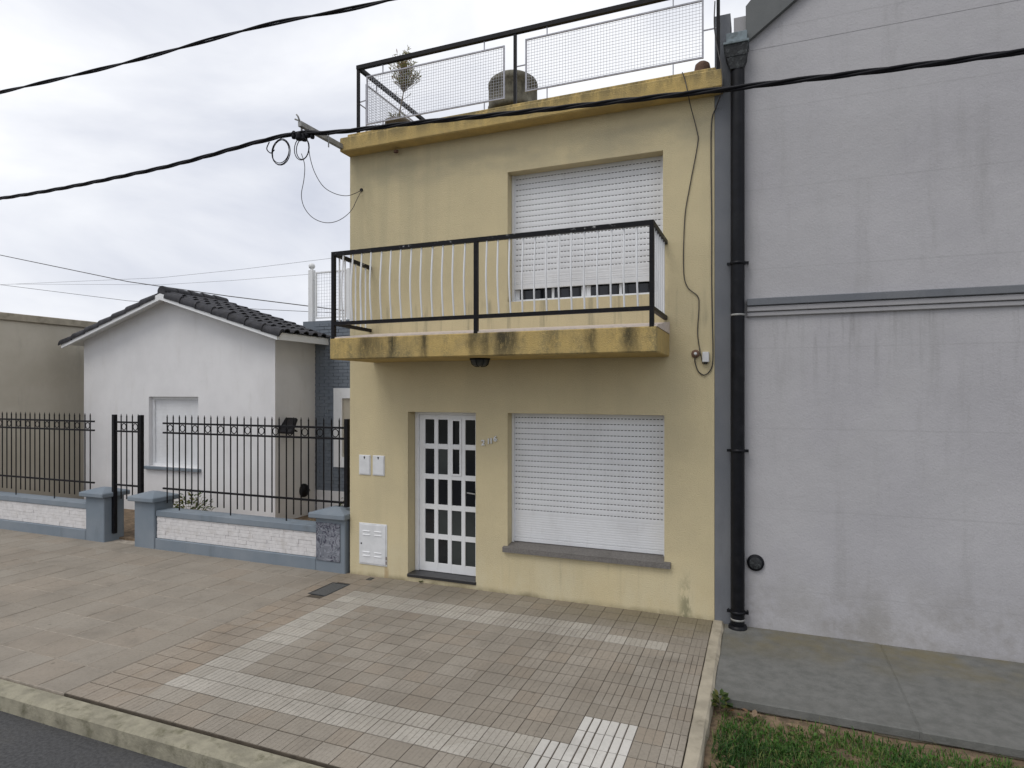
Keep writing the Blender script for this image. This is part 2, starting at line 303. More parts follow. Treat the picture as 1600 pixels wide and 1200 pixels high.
# ------------------------------------------------------------------ geometry helpers
WL = {}
class MB:
    def __init__(s): s.v = []; s.f = []; s.sm = []
    def add(s, vs, fs, smooth=False):
        b = len(s.v); s.v += [Vector(q) for q in vs]; s.f += [tuple(b+i for i in f) for f in fs]; s.sm += [smooth]*len(fs); return s
    def box(s, x0, x1, y0, y1, z0, z1):
        return s.add([(x0,y0,z0),(x1,y0,z0),(x1,y1,z0),(x0,y1,z0),(x0,y0,z1),(x1,y0,z1),(x1,y1,z1),(x0,y1,z1)],
                     [(0,3,2,1),(4,5,6,7),(0,1,5,4),(1,2,6,5),(2,3,7,6),(3,0,4,7)])
    def bbox(s, x0, x1, y0, y1, z0, z1, b=.004):
        """box with chamfered edges"""
        X, Y, Z = (x0, x1), (y0, y1), (z0, z1); vs = []; idx = {}
        for i in (0,1):
            for j in (0,1):
                for k in (0,1):
                    dx = b if i == 0 else -b; dy = b if j == 0 else -b; dz = b if k == 0 else -b
                    for ax, q in enumerate([(X[i],Y[j]+dy,Z[k]+dz),(X[i]+dx,Y[j],Z[k]+dz),(X[i]+dx,Y[j]+dy,Z[k])]):
                        idx[i,j,k,ax] = len(vs); vs.append(q)
        fs = []
        I = lambda i,j,k,a: idx[i,j,k,a]
        for i in (0,1):
            q = [I(i,0,0,0),I(i,1,0,0),I(i,1,1,0),I(i,0,1,0)]; fs.append(q if i else q[::-1])
            q = [I(0,i,0,1),I(1,i,0,1),I(1,i,1,1),I(0,i,1,1)]; fs.append(q[::-1] if i else q)
            q = [I(0,0,i,2),I(1,0,i,2),I(1,1,i,2),I(0,1,i,2)]; fs.append(q if i else q[::-1])
        for j in (0,1):
            for k in (0,1): fs.append([I(0,j,k,1),I(1,j,k,1),I(1,j,k,2),I(0,j,k,2)])
        for i in (0,1):
            for k in (0,1): fs.append([I(i,0,k,0),I(i,1,k,0),I(i,1,k,2),I(i,0,k,2)])
            for j in (0,1): fs.append([I(i,j,0,0),I(i,j,1,0),I(i,j,1,1),I(i,j,0,1)])
        for i in (0,1):
            for j in (0,1):
                for k in (0,1): fs.append([I(i,j,k,0),I(i,j,k,1),I(i,j,k,2)])
        return s.add(vs, fs)
    def tube(s, pts, r, n=8, smooth=True, caps=True):
        pts = [Vector(p) for p in pts]; rs = r if isinstance(r, (list, tuple)) else [r]*len(pts); vs = []
        u = None
        for i, p in enumerate(pts):
            a = pts[max(0, i-1)]; b = pts[min(len(pts)-1, i+1)]; d = (b-a).normalized()
            if u is None:
                u = d.orthogonal().normalized()
            u = (u - d*u.dot(d)).normalized(); vv = d.cross(u)
            for k in range(n):
                t = 2*math.pi*k/n; vs.append(p + (u*math.cos(t)+vv*math.sin(t))*rs[i])
        fs = [(i*n+k, i*n+(k+1) % n, (i+1)*n+(k+1) % n, (i+1)*n+k) for i in range(len(pts)-1) for k in range(n)]
        s.add(vs, fs, smooth)
        if caps: s.add([vs[k] for k in range(n)], [tuple(range(n))[::-1]]); s.add([vs[-n+k] for k in range(n)], [tuple(range(n))])
        return s
    def lathe(s, c, prof, n=24, axis='Z'):
        vs = []
        for r, z in prof:
            for k in range(n):
                t = 2*math.pi*k/n; a, b = r*math.cos(t), r*math.sin(t)
                q = (a, b, z) if axis == 'Z' else (a, z, b)
                vs.append(Vector(c)+Vector(q))
        fs = [(i*n+k, i*n+(k+1) % n, (i+1)*n+(k+1) % n, (i+1)*n+k) for i in range(len(prof)-1) for k in range(n)]
        return s.add(vs, fs, True)
    def prism(s, poly, axis, a, b):
        """poly of 2D points extruded on axis from a to b. axis Y: (x,z); axis X: (y,z); axis Z: (x,y)"""
        f = {'Y': lambda p, t: (p[0], t, p[1]), 'X': lambda p, t: (t, p[0], p[1]), 'Z': lambda p, t: (p[0], p[1], t)}[axis]
        n = len(poly)
        return s.add([f(p, a) for p in poly]+[f(p, b) for p in poly],
                     [tuple(range(n)), tuple(range(2*n-1, n-1, -1))]+[(i, n+i, n+(i+1) % n, (i+1) % n) for i in range(n)])
    def wall(s, x0, x1, z0, z1, yf, yb, holes):
        xs = sorted({x0, x1, *[h[0] for h in holes], *[h[1] for h in holes]}); zs = sorted({z0, z1, *[h[2] for h in holes], *[h[3] for h in holes]})
        inh = lambda x, z: any(h[0] < x < h[1] and h[2] < z < h[3] for h in holes)
        for i in range(len(xs)-1):
            for k in range(len(zs)-1):
                if inh((xs[i]+xs[i+1])/2, (zs[k]+zs[k+1])/2): continue
                a, b, c, d = xs[i], xs[i+1], zs[k], zs[k+1]
                s.add([(a,yf,c),(b,yf,c),(b,yf,d),(a,yf,d)], [(0,1,2,3)]); s.add([(a,yb,c),(b,yb,c),(b,yb,d),(a,yb,d)], [(3,2,1,0)])
        for a, b, c, d in holes:
            s.add([(a,yf,c),(a,yb,c),(a,yb,d),(a,yf,d)], [(3,2,1,0)]); s.add([(b,yf,c),(b,yb,c),(b,yb,d),(b,yf,d)], [(0,1,2,3)])
            s.add([(a,yf,d),(b,yf,d),(b,yb,d),(a,yb,d)], [(0,1,2,3)]); s.add([(a,yf,c),(b,yf,c),(b,yb,c),(a,yb,c)], [(3,2,1,0)])
        s.add([(x0,yf,z0),(x0,yb,z0),(x0,yb,z1),(x0,yf,z1)], [(3,2,1,0)]); s.add([(x1,yf,z0),(x1,yb,z0),(x1,yb,z1),(x1,yf,z1)], [(0,1,2,3)])
        s.add([(x0,yf,z1),(x1,yf,z1),(x1,yb,z1),(x0,yb,z1)], [(0,1,2,3)])
        return s
    def build(s, name, mat, parent=None, tone=None):
        lo = [min(v[i] for v in s.v) for i in range(3)]; hi = [max(v[i] for v in s.v) for i in range(3)]
        org = Vector(((lo[0]+hi[0])/2, (lo[1]+hi[1])/2, lo[2]))
        me = bpy.data.meshes.new(name); me.from_pydata([v-org for v in s.v], [], s.f); me.update()
        me.polygons.foreach_set('use_smooth', s.sm)
        if tone is not None:
            at = me.attributes.new('tone', 'FLOAT', 'FACE'); at.data.foreach_set('value', tone)
        me.materials.append(M[mat] if isinstance(mat, str) else mat)
        return link(name, me, org, parent)
def link(name, me, org, parent=None):
    o = bpy.data.objects.new(name, me); COL.objects.link(o)
    if parent is not None: o.parent = parent; o.location = Vector(org)-WL[parent.name]
    else: o.location = org
    WL[o.name] = Vector(org)
    return o
def inst(src, org, parent, name=None, rot=None, scale=None):
    o = src.copy(); COL.objects.link(o)
    o.parent = parent; o.location = Vector(org)-(WL[parent.name] if parent else Vector())
    if rot: o.rotation_euler = rot
    if scale: o.scale = scale
    WL[o.name] = Vector(org); return o
def tag(o, label, cat, group=None):
    o['label'] = label; o['category'] = cat
    if group: o['group'] = group
    return o
def thing(name, loc, label, cat, group=None):
    return tag(link(name, None, loc), label, cat, group)
def struct(o): o['kind'] = 'structure'; return o
def spline(pts, n=12):
    P = [Vector(p) for p in pts]; P = [2*P[0]-P[1]]+P+[2*P[-1]-P[-2]]; out = []
    for i in range(1, len(P)-2):
        for k in range(n):
            t = k/n; a, b, c, d = P[i-1], P[i], P[i+1], P[i+2]
            out.append(.5*((2*b)+(c-a)*t+(2*a-5*b+4*c-d)*t*t+(3*b-3*c+d-a)*t**3))
    out.append(P[-2]); return out

# ------------------------------------------------------------------ the setting
struct(MB().add([(-1500,-1500,-.22),(1500,-1500,-.22),(1500,1500,-.22),(-1500,1500,-.22)], [(0,1,2,3)]).build('ground', 'earth'))
struct(MB().add([(-120,-13,-.15),(120,-13,-.15),(120,-3.75,-.15),(-120,-3.75,-.15)], [(0,1,2,3)]).build('road', 'asphalt'))
kb = MB(); x = -30.
kb.bbox(-30, 30, -3.83, -3.648, -.2, -.012, .018)
struct(kb.build('kerb', 'kerb'))

# --- the tiled pavement before the yellow house
KW = TX0+24*TPX-.05
pv = struct(MB().box(TX0-.004, 4.688, -3.645, .2, -.12, -.0045).build('pavement', 'mortar'))
def tile_mesh(nr, gw, gd, wx=TPX-.006, ly=TPY-.0095, name='paving_tile'):
    pr = [(-wx/2, -.02), (-wx/2, -.0015), (-wx/2+.0015, 0)]
    for i in range(1, nr):
        c = -wx/2+wx*i/nr; pr += [(c-gw/2, 0), (c-gw/4, -gd), (c+gw/4, -gd), (c+gw/2, 0)]
    pr += [(wx/2-.0015, 0), (wx/2, -.0015), (wx/2, -.02)]
    return pr, ly
protos = {}
def tile_kind(i, j):
    ring = (3 <= i <= 21 and j in (3, 4)) or (3 <= i <= 21 and j in (14, 15)) or (i in (3, 4) and 3 <= j <= 15)
    if (i in (20, 21) and j >= 12) or (i == 19 and j >= 14): return ('tile_white', 3, .013, .007)
    if i >= 20 and j > 4: return ('tile_main', 3, .006, .0045)
    if ring and i < 19: return ('tile_light', 4, .0055, .0035)
    if ring and j == 4: return ('tile_light', 4, .0055, .0035)
    if i < 3: return ('tile_left', 4, .003, .001)
    if i > 15 and j > 2: return ('tile_main', 3, .0045, .003)
    return ('tile_main', 5, .0035, .0012) if (i*7+j*3) % 4 else ('tile_main', 4, .004, .002)
rows = []
Fv = Vector((-math.sin(YAW), math.cos(YAW), 0)); Rv = Vector((math.cos(YAW), math.sin(YAW), 0))
def pix(p):
    d = Vector(p)-CAM; z = d.dot(Fv)
    return (800+975*d.dot(Rv)/max(z, .01), 612-975*d.z/max(z, .01), z)
for i in range(24):
    for j in range(18):
        cx, cy = TX0+(i+.5)*TPX, TY0-(j+.5)*TPY
        if i == 23: cx -= .026
        if .05 < cx < .34 and -.9 < cy < -.41: continue          # access cover sits here
        px, py, z = pix((cx, cy, 0))
        vis = z > 0 and -20 < px < 1620 and py < 1215
        rows.append((not vis, -(1/z**3), i, j, cx, cy))
rows.sort()
rest = {}
for q, (nv, k, i, j, cx, cy) in enumerate(rows):
    kind = tile_kind(i, j); wx = TPX-.006 if i < 23 else .148
    key = kind+(i == 23,)
    pr, ly = tile_mesh(*kind[1:], wx)
    dz = random.gauss(0, .0006)+.0015*mnoise.noise(Vector((cx*1.3, cy*1.3, 5))); tx, ty = random.gauss(0, .0022), random.gauss(0, .0025)
    if q < 300:
        if key not in protos:
            mb = MB(); n = len(pr)
            mb.add([(a, -ly/2, b) for a, b in pr]+[(a, ly/2, b) for a, b in pr], [(t, t+1, n+t+1, n+t) for t in range(n-1)]+[tuple(range(n))[::-1], tuple(range(n, 2*n))])
            me = bpy.data.meshes.new('paving_tile'); me.from_pydata(mb.v, [], mb.f); me.materials.append(M[kind[0]]); protos[key] = me
        o = link('tile', protos[key], (cx, cy, dz), pv); o.rotation_euler = (tx, ty, random.gauss(0, .004))
    else:
        mb = rest.setdefault(kind[0], MB()); n = len(pr)
        mb.add([(cx+a, cy-ly/2, b+dz) for a, b in pr]+[(cx+a, cy+ly/2, b+dz) for a, b in pr], [(t, t+1, n+t+1, n+t) for t in range(n-1)]+[tuple(range(n))[::-1]])
for k, mb in rest.items():
    o = mb.build('smaller_tiles', k, pv); o['kind'] = 'stuff'

# --- smooth slabs of the neighbour's pavement
pl = struct(MB().box(-30, TX0-.006, -3.645, .5, -.12, -.004).build('neighbour_pavement', 'mortar_pale'))
sm = None
for i in range(22):
    for j in range(9):
        x1 = -9.0+.408*(i+1); cx = x1-.204; cy = .03-.204-.408*j
        wdt = .398
        if x1 > TX0-.006: wdt -= (x1-TX0+.006); cx -= (x1-TX0+.006)/2
        if wdt < .05: continue
        if sm is None or wdt < .39:
            m_ = MB().bbox(cx-wdt/2, cx+wdt/2, cy-.199, cy+.199, -.03, 0, .003).build('slab', 'tile_slab', pl)
            if wdt > .39: sm = m_
        else: m_ = inst(sm, (cx, cy, -.03), pl)
        m_.rotation_euler = (random.gauss(0, .003), random.gauss(0, .003), random.gauss(0, .003)); m_.location.z += random.uniform(-.0015, .0015)

# --- right-hand neighbour's concrete apron, edging and verge
ap = struct(MB().box(4.806, 12, -1.685, .3, -.088, -.026).build('concrete_apron', 'slab'))
for k, (xa, xb) in enumerate(((4.805, 6.245), (6.253, 7.86), (7.868, 12))): MB().bbox(xa, xb, -1.69, .011, -.09, -.018-.004*(k % 2), .007).build('slab', 'slab', ap)
struct(MB().box(4.81, 12, -1.66, -1.60, -.2, -.088).build('apron_footing', 'concrete'))
ed = MB(); n = 36; vs = []; fs = []
for k in range(n+1):
    y = .0-3.66*k/n; j = lambda s, a=.012: mnoise.noise(Vector((s*3.1, y*4.3, 1)))*a
    vs += [(4.692+j(1, .008), y, -.005), (4.70+j(2, .01), y, .011+j(3, .004)), (4.785+j(4), y, .009+j(5, .006)), (4.806+j(6, .016), y, -.012+j(7)), (4.812+j(8, .02), y, -.2)]
for k in range(n):
    for q in range(4): fs.append((k*5+q, k*5+q+1, k*5+6+q, k*5+5+q))
ed.add(vs, fs); struct(ed.build('pavement_edging', 'concrete'))
vs = []; fs = []; nx, ny = 40, 26
def soilz(x, y): return -.105+.03*mnoise.noise(Vector((x*2.2, y*2.2, 3)))+.012*mnoise.noise(Vector((x*9, y*9, 1)))
for a in range(nx+1):
    for b in range(ny+1):
        x = 4.79+7*a/nx; y = -3.68+2.06*b/ny; vs.append((x, y, soilz(x, y)))
for a in range(nx):
    for b in range(ny): i0 = a*(ny+1)+b; fs.append((i0, i0+ny+1, i0+ny+2, i0+1))
struct(MB().add(vs, fs).build('verge_soil', 'soil'))
gr = MB(); tone = []; rg = random.Random(4)
while len(gr.f) < 74000:
    x, y = rg.uniform(4.83, 8.6), rg.uniform(-3.66, -1.72)
    d = mnoise.noise(Vector((x*1.5+7, y*1.5, 2)))+.5*mnoise.noise(Vector((x*5, y*5, 9)))
    edge = min((x-4.83)/.12, (-1.70-y)/.22, 1)
    bare = math.exp(-(((x-5.33)/.16)**2+((y+2.92)/.26)**2))
    if d < -.34+1.1*bare-.12*edge and rg.random() > .12: continue
    if rg.random() > max(.1, edge): continue
    z = soilz(x, y); h = rg.uniform(.02, .055)*(1+1.1*max(0, d)); a = rg.uniform(0, 6.283); l = rg.uniform(.2, 1.1)*h; wd = rg.uniform(.0025, .005)
    dx, dy = math.cos(a), math.sin(a)
    gr.add([(x-dy*wd, y+dx*wd, z), (x+dy*wd, y-dx*wd, z), (x+dx*l*.4+dy*wd*.8, y+dy*l*.4-dx*wd*.8, z+h*.65), (x+dx*l*.4-dy*wd*.8, y+dy*l*.4+dx*wd*.8, z+h*.65), (x+dx*l, y+dy*l, z+h*(1-.25*l/h))], [(0,1,2,3), (3,2,4)])
    t = min(1, max(0, .38-.55*d+rg.gauss(0, .24))); t = rg.uniform(.85, 1.) if rg.random() < .10 else t
    tone += [t, t]
for k in range(2600):
    x, y = rg.uniform(4.84, 8.6), rg.uniform(-3.66, -1.71)
    if mnoise.noise(Vector((x*2.1+3, y*2.1, 6))) < .05: continue
    z = soilz(x, y)+rg.uniform(.006, .035); mt = Matrix.Rotation(rg.uniform(0, 6.28), 3, 'Z') @ Matrix.Rotation(rg.gauss(0, .45), 3, 'X'); q = rg.uniform(.014, .034)
    gr.add([mt @ Vector(v)+Vector((x, y, z)) for v in [(0,0,0),(q*.45,q*.35,.003),(q*.4,q*.8,.004),(0,q,.0),(-q*.4,q*.8,.004),(-q*.45,q*.35,.003)]], [(0,1,2,3), (0,3,4,5)])
    t = min(1, max(0, rg.gauss(.55, .2))); tone += [t, t]
for k in range(420):
    x, y = rg.uniform(4.83, 8.6), rg.uniform(-3.66, -1.70); a = rg.uniform(0, 6.28); z = soilz(x, y); h = rg.uniform(.05, .13); l = h*rg.uniform(.3, 1.2); wd = .0016; dx, dy = math.cos(a), math.sin(a)
    gr.add([(x-dy*wd, y+dx*wd, z), (x+dy*wd, y-dx*wd, z), (x+dx*l, y+dy*l, z+h*.8)], [(0,1,2)]); tone += [1.]
g = gr.build('grass', 'grass', tone=tone); tag(g, 'short green grass on the verge beside the pavement edging', 'grass'); g['kind'] = 'stuff'
def leaf_poly(L, W): return [(0,0,0),(W*.5,L*.3,.006),(W*.45,L*.65,.010),(0,L,.002),(-W*.45,L*.65,.012),(-W*.5,L*.3,.004)]
for k, (x, y) in enumerate([(5.08,-1.76),(5.12,-1.83),(4.99,-1.86),(5.02,-2.6),(5.35,-1.8),(5.6,-1.9),(5.72,-2.5),(4.93,-1.78),(6.3,-2.1),(5.28,-2.35)]):
    vs = leaf_poly(random.uniform(.045, .075), random.uniform(.025, .04)); rz = random.uniform(0, 6.28); mt = Matrix.Rotation(rz, 3, 'Z') @ Matrix.Rotation(random.gauss(0, .35), 3, 'X')
    m_ = MB().add([mt @ Vector(v)+Vector((x, y, soilz(x, y)+.035)) for v in vs], [(0,1,2,3), (0,3,4,5)])
    t = random.random()
    tag(m_.build('fallen_leaf', 'dead_leaf', tone=[t, t]), 'dry brown leaf lying in the grass of the verge', 'leaf', 'fallen leaves on the verge')
# dark broad-leaved weed at the corner of the apron
def clump(name, c, n, rad, hgt, lw, ll, mat, label, cat, seed, parent=None):
    rr = random.Random(seed); t = thing(name, c, label, cat)
    mb = MB(); tn = []; st = MB()
    for k in range(n):
        a = rr.uniform(0, 6.283); q = rr.random()**.6; e = rr.uniform(.25, 1)
        p = Vector(c)+Vector((math.cos(a)*rad*q, math.sin(a)*rad*q, hgt*e*(1-.5*q)))
        mt = Matrix.Rotation(a-1.57+rr.gauss(0, .5), 3, 'Z') @ Matrix.Rotation(rr.uniform(-.2, .9), 3, 'X')
        s = rr.uniform(.6, 1.2)
        mb.add([mt @ Vector(v)*1+p for v in leaf_poly(ll*s, lw*s)], [(0,1,2,3), (0,3,4,5)]); tt = min(1, max(0, rr.gauss(.45, .28))); tn += [tt, tt]
        if k % 5 == 0: st.tube([c, Vector(c)*.5+p*.5+Vector((0, 0, .02)), p], .003, 4)
    mb.build('leaves', mat, t, tn); st.build('stems', 'bark', t)
    return t
clump('weed', (4.87, -1.76, -.09), 46, .07, .13, .035, .06, 'shrub', 'dark leafy weed at the corner of the concrete apron', 'weed', 5)
clump('weed', (4.90, -2.75, -.10), 22, .06, .09, .03, .05, 'shrub', 'pale green weed against the pavement edging near the grass', 'weed', 8)
clump('weed', (1.12, -.012, -.004), 10, .03, .03, .012, .025, 'shrub', 'tiny weed rooted at the wall foot under the doorstep', 'weed', 9)

# --- covers let into the pavement
def cover(x0, x1, y0, y1, label, rib=5):
    t = thing('access_cover', ((x0+x1)/2, (y0+y1)/2, 0), label, 'cover')
    f = MB(); b = .018
    for q in ((x0,x1,y0,y0+b),(x0,x1,y1-b,y1),(x0,x0+b,y0+b,y1-b),(x1-b,x1,y0+b,y1-b)): f.box(*q, -.03, .003)
    f.build('frame', 'hopper', t)
    MB().bbox(x0+b+.003, x1-b-.003, y0+b+.003, y1-b-.003, -.03, .001, .003).build('lid', 'cover', t)
    return t
cover(.06, .325, -.895, -.415, 'dark grey iron access cover in the pavement near the pillar')
cover(.385, .455, -.16, -.06, 'small dark valve cover at the foot of the yellow wall', 1)

# ------------------------------------------------------------------ yellow house
HX0, HX1 = .02, 4.705
H = thing('yellow_house', (2.36, 0, 0), 'two-storey yellow stucco house with a balcony and roller shutters', 'house')
UW = (2.315, 4.165, 3.535, 5.11); LW = (2.315, 4.18, .555, 2.19); DR = (.92, 1.89, .075, 2.19)
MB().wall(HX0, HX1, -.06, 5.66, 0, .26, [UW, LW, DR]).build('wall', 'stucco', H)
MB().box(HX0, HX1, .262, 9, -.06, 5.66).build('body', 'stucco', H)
co = MB().bbox(HX0-.02, 4.795, -.2, 9, 5.615, 5.80, .012).build('cornice', 'ochre', H)
MB().bbox(HX0+.07, 4.73, -.16, 8.9, 5.797, 5.848, .012).build('coping', 'ochre', co)
MB().lathe((.78, -.06, 5.545), [(.0,.03),(.028,.03),(.03,.0),(.024,0),(.022,.02),(0,.02)], 12).build('drain_spout', 'clay', co)
vp = MB().lathe((4.58, .02, 5.83), [(.085,0),(.085,.10),(.075,.15),(.045,.175),(0,.18)], 20).build('vent_cap', 'clay', H)
# balcony
BX0, BX1, BY, BZ0, BZ1 = .39, 4.235, -.9, 2.835, 3.085
ba = MB().bbox(BX0, BX1, BY, -.001, BZ0, BZ1, .01).build('balcony', 'ochre', H)
MB().prism([(BY+.012, BZ1-.002), (-.001, BZ1-.002), (-.001, 3.215), (BY+.012, 3.098)][::-1], 'X', BX0+.012, BX1+.004).build('floor_screed', 'screed', ba)
lp = MB().lathe((2.155, -.45, 2.74), [(0,0),(.05,.004),(.088,.02),(.105,.05),(.108,.08),(.108,.0955)], 24).build('ceiling_lamp', 'cast', ba)
cg = MB()
for k in range(8):
    a = math.pi*2*k/8; cg.tube([(2.155+math.cos(a)*r, -.45+math.sin(a)*r, z) for r, z in ((.03,2.737),(.07,2.744),(.10,2.765),(.113,2.80),(.114,2.833))], .0035, 5)
cg.lathe((2.155,-.45,2.815), [(.113,0),(.12,0),(.12,.02),(.113,.02)], 24)
cg.build('lamp_cage', 'black_paint', ba)
# balcony railing
RY = -.875; RXL, RXR = .43, 4.185; RT, RB = 4.092, 3.262
BRT = MB()
def bar(mb, a, b, sx, sy=None):
    """square bar between a and b"""
    a, b = Vector(a), Vector(b); d = (b-a).normalized(); sy = sy or sx
    u = Vector((0,0,1)) if abs(d.z) < .9 else Vector((0,1,0)); s = d.cross(u).normalized(); u = s.cross(d)
    vs = [p+s*i*sx/2+u*j*sy/2 for p in (a, b) for i, j in ((-1,-1),(1,-1),(1,1),(-1,1))]
    return mb.add(vs, [(0,1,2,3)[::-1],(4,5,6,7),(0,1,5,4),(1,2,6,5),(2,3,7,6),(3,0,4,7)])
bar(BRT, (RXL-.02, RY, RT), (RXR+.02, RY, RT), .046); bar(BRT, (RXR, RY+.02, RT), (RXR+.008, -.0, RT), .044); bar(BRT, (RXL, RY+.02, RT), (.345, 0, RT), .044)
br = BRT.build('balcony_railing', 'chipped', H)
for a, b in (((RXL, RY, RB), (RXR, RY, RB)), ((RXR, RY, RB), (RXR+.008, 0, RB)), ((RXL, RY, RB), (.345, 0, RB))):
    d = (Vector(b)-Vector(a)).normalized()*.017
    bar(MB(), Vector(a)+d, Vector(b)-d*(0 if b[1] == 0 else 1), .041).build('bottom_rail', 'black_paint', br)
for x in (RXL, 2.305, RXR): bar(MB(), (x, RY, 3.06), (x, RY, RT-.018), .043).build('post', 'black_paint', br)
bl = None
def bal_mesh(x, y, bow):
    h0, h1 = RB+.012, RT-.012; pts = []
    for k in range(9):
        t = k/8; pts.append((x, y-bow*math.sin(math.pi*min(1, t*1.0))**1.3*(1.15-.35*t), h0+(h1-h0)*t))
    return MB().tube(pts, .0105, 6)
b0 = None; rb = random.Random(3)
def balpos(a, b, n): return [a+(b-a)*(k+1)/(n+1) for k in range(n)]
for x in balpos(RXL, 2.305, 13)+balpos(2.305, RXR, 13):
    if b0 is None: b0 = bal_mesh(x, RY, .033).build('baluster', 'white', br); oy = WL[b0.name]-Vector((x, RY, 0)); bb = b0
    else: bb = inst(b0, Vector((x, RY, 0))+oy, br)
    bb.rotation_euler = (rb.gauss(0, .006), rb.gauss(0, .008), 0)
b1 = None
for s, xa, xb in ((1, RXR, RXR+.008), (-1, RXL, .345)):
    for k, y in enumerate(balpos(RY, 0, 6)):
        x = xa+(xb-xa)*(1-y/RY)
        if b1 is None: b1 = bal_mesh(x, y, .0).build('baluster', 'white', br); o1 = WL[b1.name]-Vector((x, y, 0))
        else: inst(b1, Vector((x, y, 0))+o1, br)

# roof terrace railing
QY, QX0, QX1, QT = -.12, .241, 4.752, 6.715
qr = MB(); bar(qr, (QX0-.018, QY, QT), (QX1+.018, QY, QT), .05); bar(qr, (QX0, QY+.018, QT), (QX0, 4.2, QT), .048)
qr = qr.build('roof_railing', 'black_paint', H)
for x, y in ((QX0, QY), (2.462, QY), (QX1, QY), (QX0, 2.0), (QX0, 4.18)): bar(MB(), (x, y, 5.79), (x, y, QT-.018), .034).build('post', 'black_paint', qr)
def mesh_panel(a, b, z0, z1, parent, pitch=.034, fr='grey_bar', wr='galv', wire=.0019, fw=.018):
    """framed welded mesh between plan points a and b"""
    a, b = Vector((*a, 0)), Vector((*b, 0)); d = (b-a); L = d.length; d /= L
    P = lambda u, z: a+d*u+Vector((0, 0, z))
    f = MB(); bar(f, P(0, z0), P(0, z1), fw); bar(f, P(L, z0), P(L, z1), fw); bar(f, P(fw/2, z0+fw/2), P(L-fw/2, z0+fw/2), fw*.9); bar(f, P(fw/2, z1-fw/2), P(L-fw/2, z1-fw/2), fw*.9)
    f = f.build('panel_frame', fr, parent)
    m = MB(); n = int(L/pitch)
    for k in range(1, n): m.tube([P(L*k/n, z0+.015), P(L*k/n, z1-.015)], wire, 4, caps=False)
    n = int((z1-z0)/pitch)
    for k in range(1, n): z = z0+(z1-z0)*k/n; m.tube([P(.01, z), P(L-.01, z)], wire, 4, caps=False)
    m.build('wire_mesh', wr, parent)
    return f
def stays(pts, parent):
    for a, b in pts: bar(MB(), a, b, .011).build('stay', 'grey_bar', parent)
mesh_panel((.378, QY), (2.318, QY), 5.945, 6.582, qr); mesh_panel((2.6, QY), (4.596, QY), 5.978, 6.60, qr)
mesh_panel((QX0, .06), (QX0, 1.86), 5.945, 6.582, qr); mesh_panel((QX0, 2.14), (QX0, 4.0), 5.945, 6.582, qr)
stays([((.62, QY, 6.582), (.62, QY, 6.70)), ((2.06, QY, 6.582), (2.06, QY, 6.70)), ((2.06, QY, 5.84), (2.06, QY, 5.945)), ((.62, QY, 5.84), (.62, QY, 5.945)),
       ((2.86, QY, 6.60), (2.86, QY, 6.70)), ((2.86, QY, 5.84), (2.86, QY, 5.978)), ((4.29, QY, 6.60), (4.29, QY, 6.70)), ((4.29, QY, 5.84), (4.29, QY, 5.978)),
       ((2.479, QY, 6.30), (2.60, QY, 6.30)), ((4.60, QY, 6.27), (4.74, QY, 6.27)), ((QX0, QY+.02, 6.27), (.378, QY, 6.27)), ((QX0, QY+.02, 6.25), (QX0, .06, 6.25)),
       ((QX0, .3, 6.582), (QX0, .3, 6.70)), ((QX0, 1.5, 6.582), (QX0, 1.5, 6.70))], qr)

# windows with roller shutters
def slat(x0, x1, z, h, y, slot, parent, name='shutter_slat', cache={}):
    key = (round(x1-x0, 3), round(h, 4), slot)
    if key in cache: return inst(cache[key], (x0/2+x1/2, WL[cache[key].name].y, z), parent)
    mb = MB(); b = .0092 if slot else 0
    pr = [(0, .004), (-.003, .0), (-.008, .0), (-.0095, .3), (-.0095, .6), (-.006, .92), (0, 1.)]
    hh = h-b
    if slot: pts = [(0, 0), (-.0065, 0), (-.0078, hh*.2), (-.0085, hh*.5), (-.0078, hh*.8), (-.0065, hh), (0, hh)]
    else: pts = [(0, 0), (-.0065, 0), (-.0078, hh*.12), (-.0078, hh*.42), (-.0052, hh*.48), (-.0052, hh*.52), (-.0078, hh*.58), (-.0078, hh*.9), (-.006, hh), (0, hh)]
    n = len(pts)
    mb.add([(x0, y+a, z+c) for a, c in pts]+[(x1, y+a, z+c) for a, c in pts], [(k, k+1, n+k+1, n+k) for k in range(n-1)])
    if slot:
        p = .041; t = .016; k = int((x1-x0)/p); off = (x1-x0-k*p)/2
        for i in range(k+1):
            xa = max(x0, x0+off+i*p-t/2); xb = min(x1, xa+t)
            mb.add([(xa, y-.0064, z+hh-.001), (xb, y-.0064, z+hh-.001), (xb, y-.0064, z+h+.001), (xa, y-.0064, z+h+.001)], [(0,1,2,3)])
        mb.add([(x0, y-.0064, z+hh), (x0+.01, y-.0064, z+hh), (x0+.01, y-.0064, z+h), (x0, y-.0064, z+h)], [(0,1,2,3)])
    o = mb.build(name, 'shutter', parent); cache[key] = o; return o
